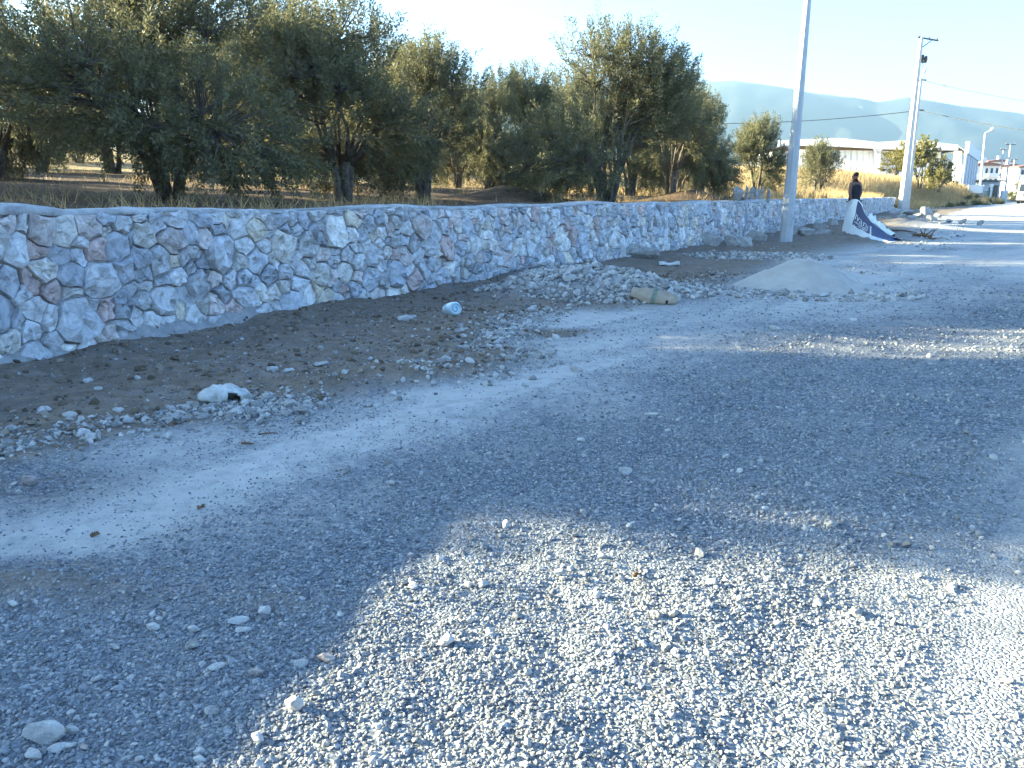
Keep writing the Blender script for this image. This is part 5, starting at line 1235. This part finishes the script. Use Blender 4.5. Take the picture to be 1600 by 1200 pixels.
    for s_, y0, z0 in ((-1, -.03, .06), (1, -.13, .065)): skin('shoe', [(s_ * .10, y0 - .03, .05), (s_ * .10, y0 + .08, .045), (s_ * .10, y0 + .17, .035)], [(0, 1), (1, 2)], [(.05, .05), (.048, .04), (.04, .03)], M_SHOE, r)
    skin('hair', [(0, .0, 1.62), (0, .015, 1.70), (0, .06, 1.735)], [(0, 1), (1, 2)], [(.075, .06), (.09, .095), (.075, .06)], M_HAIR, r)
person()
def banner():
    M_WB = simple('banner_white', (.72, .74, .75), .55, .05, 2, .05); M_NB = simple('banner_navy', (.018, .03, .105), .5, .15, 2); M_TXT = simple('banner_lettering', (.70, .72, .74), .55)
    Rg = [P(1324, 316, 25.2), P(1331, 312, 25.0), P(1340, 311.5, 24.8), P(1347, 321, 24.3), P(1353, 333, 23.7), P(1359, 344, 23.0), P(1369, 352, 22.4), P(1380, 361, 21.8), P(1391, 368, 21.1), P(1408, 373, 20.75)]
    Bt = [Vector((*G(1315.5, 362), 0)), Vector((*G(1320, 364), 0)), Vector((*G(1328, 367), 0)), Vector((*G(1338, 369.5), 0)), Vector((*G(1348, 372), 0)), Vector((*G(1359, 374.5), 0)), Vector((*G(1371, 377), 0)), Vector((*G(1383, 378.6), 0)), Vector((*G(1393, 379.5), 0)), Vector((*G(1408.5, 374.5), 0))]
    def ev(c, t):
        t = max(0, min(.99999, t)) * (len(c) - 1); i = int(t); f = t - i; p0 = c[max(0, i - 1)]; p1 = c[i]; p2 = c[i + 1]; p3 = c[min(len(c) - 1, i + 2)]
        return 0.5 * ((2 * p1) + (p2 - p0) * f + (2 * p0 - 5 * p1 + 4 * p2 - p3) * f * f + (3 * p1 - p0 - 3 * p2 + p3) * f ** 3)
    c0 = Vector((*G(1345, 372), 0))
    ax = np.linspace(7, 14, 57); ay = np.linspace(18, 28, 81); HG = height(*[q.ravel() for q in np.meshgrid(ax, ay, indexing='ij')]).reshape(57, 81)
    def gz(x, y): return float(HG[int(min(56, max(0, round((x - 7) * 8)))), int(min(80, max(0, round((y - 18) * 8))))])
    def S(t, b, lift=0.0):
        p = ev(Rg, t).lerp(ev(Bt, t), b); sag = math.sin(math.pi * b)
        p = p + Vector((.10, .30, -.05)) * sag * .5 * (1 - t * .5)
        f = math.sin(t * 26 + b * 2.5) * .035 * (1 - b * .85) * (1 - .4 * t) + mnoise.noise(Vector((t * 7, b * 4, 1))) * .05 * sag
        p += Vector((.1, -.95, .2)) * (f + lift); p.z = max(p.z, gz(p.x, p.y) + .008 + lift)
        return p - c0
    def SN(t, b, lift):
        p = S(t, b); nn = (S(t + .01, b) - S(t - .01, b)).cross(S(t, b + .015) - S(t, b - .015)).normalized()
        if nn.dot(p + c0 - Vector((0, 0, EYE))) > 0: nn = -nn
        return p + nn * lift
    n, m = 72, 36; V = [S(i / n, j / m) for i in range(n + 1) for j in range(m + 1)]; F = []; mi = []
    for i in range(n):
        for j in range(m):
            F.append((i * (m + 1) + j, (i + 1) * (m + 1) + j, (i + 1) * (m + 1) + j + 1, i * (m + 1) + j + 1))
            t, b = (i + .5) / n, (j + .5) / m
            lim = .70 + .02 * math.sin(t * 40) if t < .56 else .70 + (t - .56) * .35
            mi.append(1 if (.235 < t and b < lim and b > .03 and t < .985) and not (.57 < t < .60 and b > .25) else 0)
    o = pyd('banner', V, F, M_WB, None, True); o.data.materials.append(M_NB); o.data.polygons.foreach_set('material_index', mi); o.location = c0
    md = o.modifiers.new('thickness', 'SOLIDIFY'); md.thickness = .004
    tag(o, 'large navy and white printed banner dragged along the ground', 'banner')
    # jagged back flap of the cloth showing its white reverse
    V = []; F = []
    for i in range(25):
        t = .50 + .40 * i / 24; p = ev(Rg, t) - c0; jag = .05 + .16 * max(0, mnoise.noise(Vector((i * .33, 2, 0))) + .35) * (1 - i / 28) + .07 * mnoise.noise(Vector((i * .9, 5, 0)))
        V += [tuple(p + Vector((0, 0, .01))), tuple(p + Vector((.10, .12, jag * .7))), tuple(p + Vector((.22, .26, jag))), tuple(p + Vector((.34, .5, -p.z + .03)))]
    for i in range(24):
        for k in range(3): F.append((i * 4 + k, (i + 1) * 4 + k, (i + 1) * 4 + k + 1, i * 4 + k + 1))
    f = pyd('back_flap', V, F, M_WB, o, True); f.modifiers.new('thickness', 'SOLIDIFY').thickness = .004
    # lettering follows the cloth
    def text(body, t0, t1, b0, b1, name):
        cu = bpy.data.curves.new('lettering', 'FONT'); cu.body = body; cu.resolution_u = 3; to = bpy.data.objects.new('lettering', cu); col.objects.link(to)
        dg = bpy.context.evaluated_depsgraph_get(); me = bpy.data.meshes.new_from_object(to.evaluated_get(dg)); bpy.data.objects.remove(to)
        bm = bmesh.new(); bm.from_mesh(me); bmesh.ops.triangulate(bm, faces=bm.faces)
        for _ in range(2): bmesh.ops.subdivide_edges(bm, edges=[e for e in bm.edges if e.calc_length() > .15], cuts=1)
        bmesh.ops.triangulate(bm, faces=bm.faces)
        xs = [v.co.x for v in bm.verts]; ys = [v.co.y for v in bm.verts]; x0, x1, y0, y1 = min(xs), max(xs), min(ys), max(ys)
        for v in bm.verts: v.co = SN(t0 + (t1 - t0) * (v.co.x - x0) / (x1 - x0), b1 + (b0 - b1) * (v.co.y - y0) / (y1 - y0), .03)
        bm.to_mesh(me); bm.free(); me.materials.clear(); me.materials.append(M_TXT); link(name, me, o)
    text('ıvanı', .265, .54, .37, .53, 'lettering')
    # the two small lines are too blurred to read: runs of short strokes
    for (t0, t1, b0, b1, cnt, sd) in ((.28, .55, .56, .60, 14, 3), (.36, .53, .63, .665, 9, 5)):
        rg = random.Random(sd); V = []; F = []
        for k in range(cnt):
            ta = t0 + (t1 - t0) * k / cnt; tb_ = ta + (t1 - t0) / cnt * rg.uniform(.45, .8); bt = b0 - (.02 if rg.random() < .25 else 0); b = len(V)
            V += [SN(ta, bt, .03), SN(tb_, bt + .004, .03), SN(tb_, b1, .03), SN(ta, b1, .03)]; F.append((b, b + 1, b + 2, b + 3))
        pyd('small_lettering', V, F, M_TXT, o)
banner()
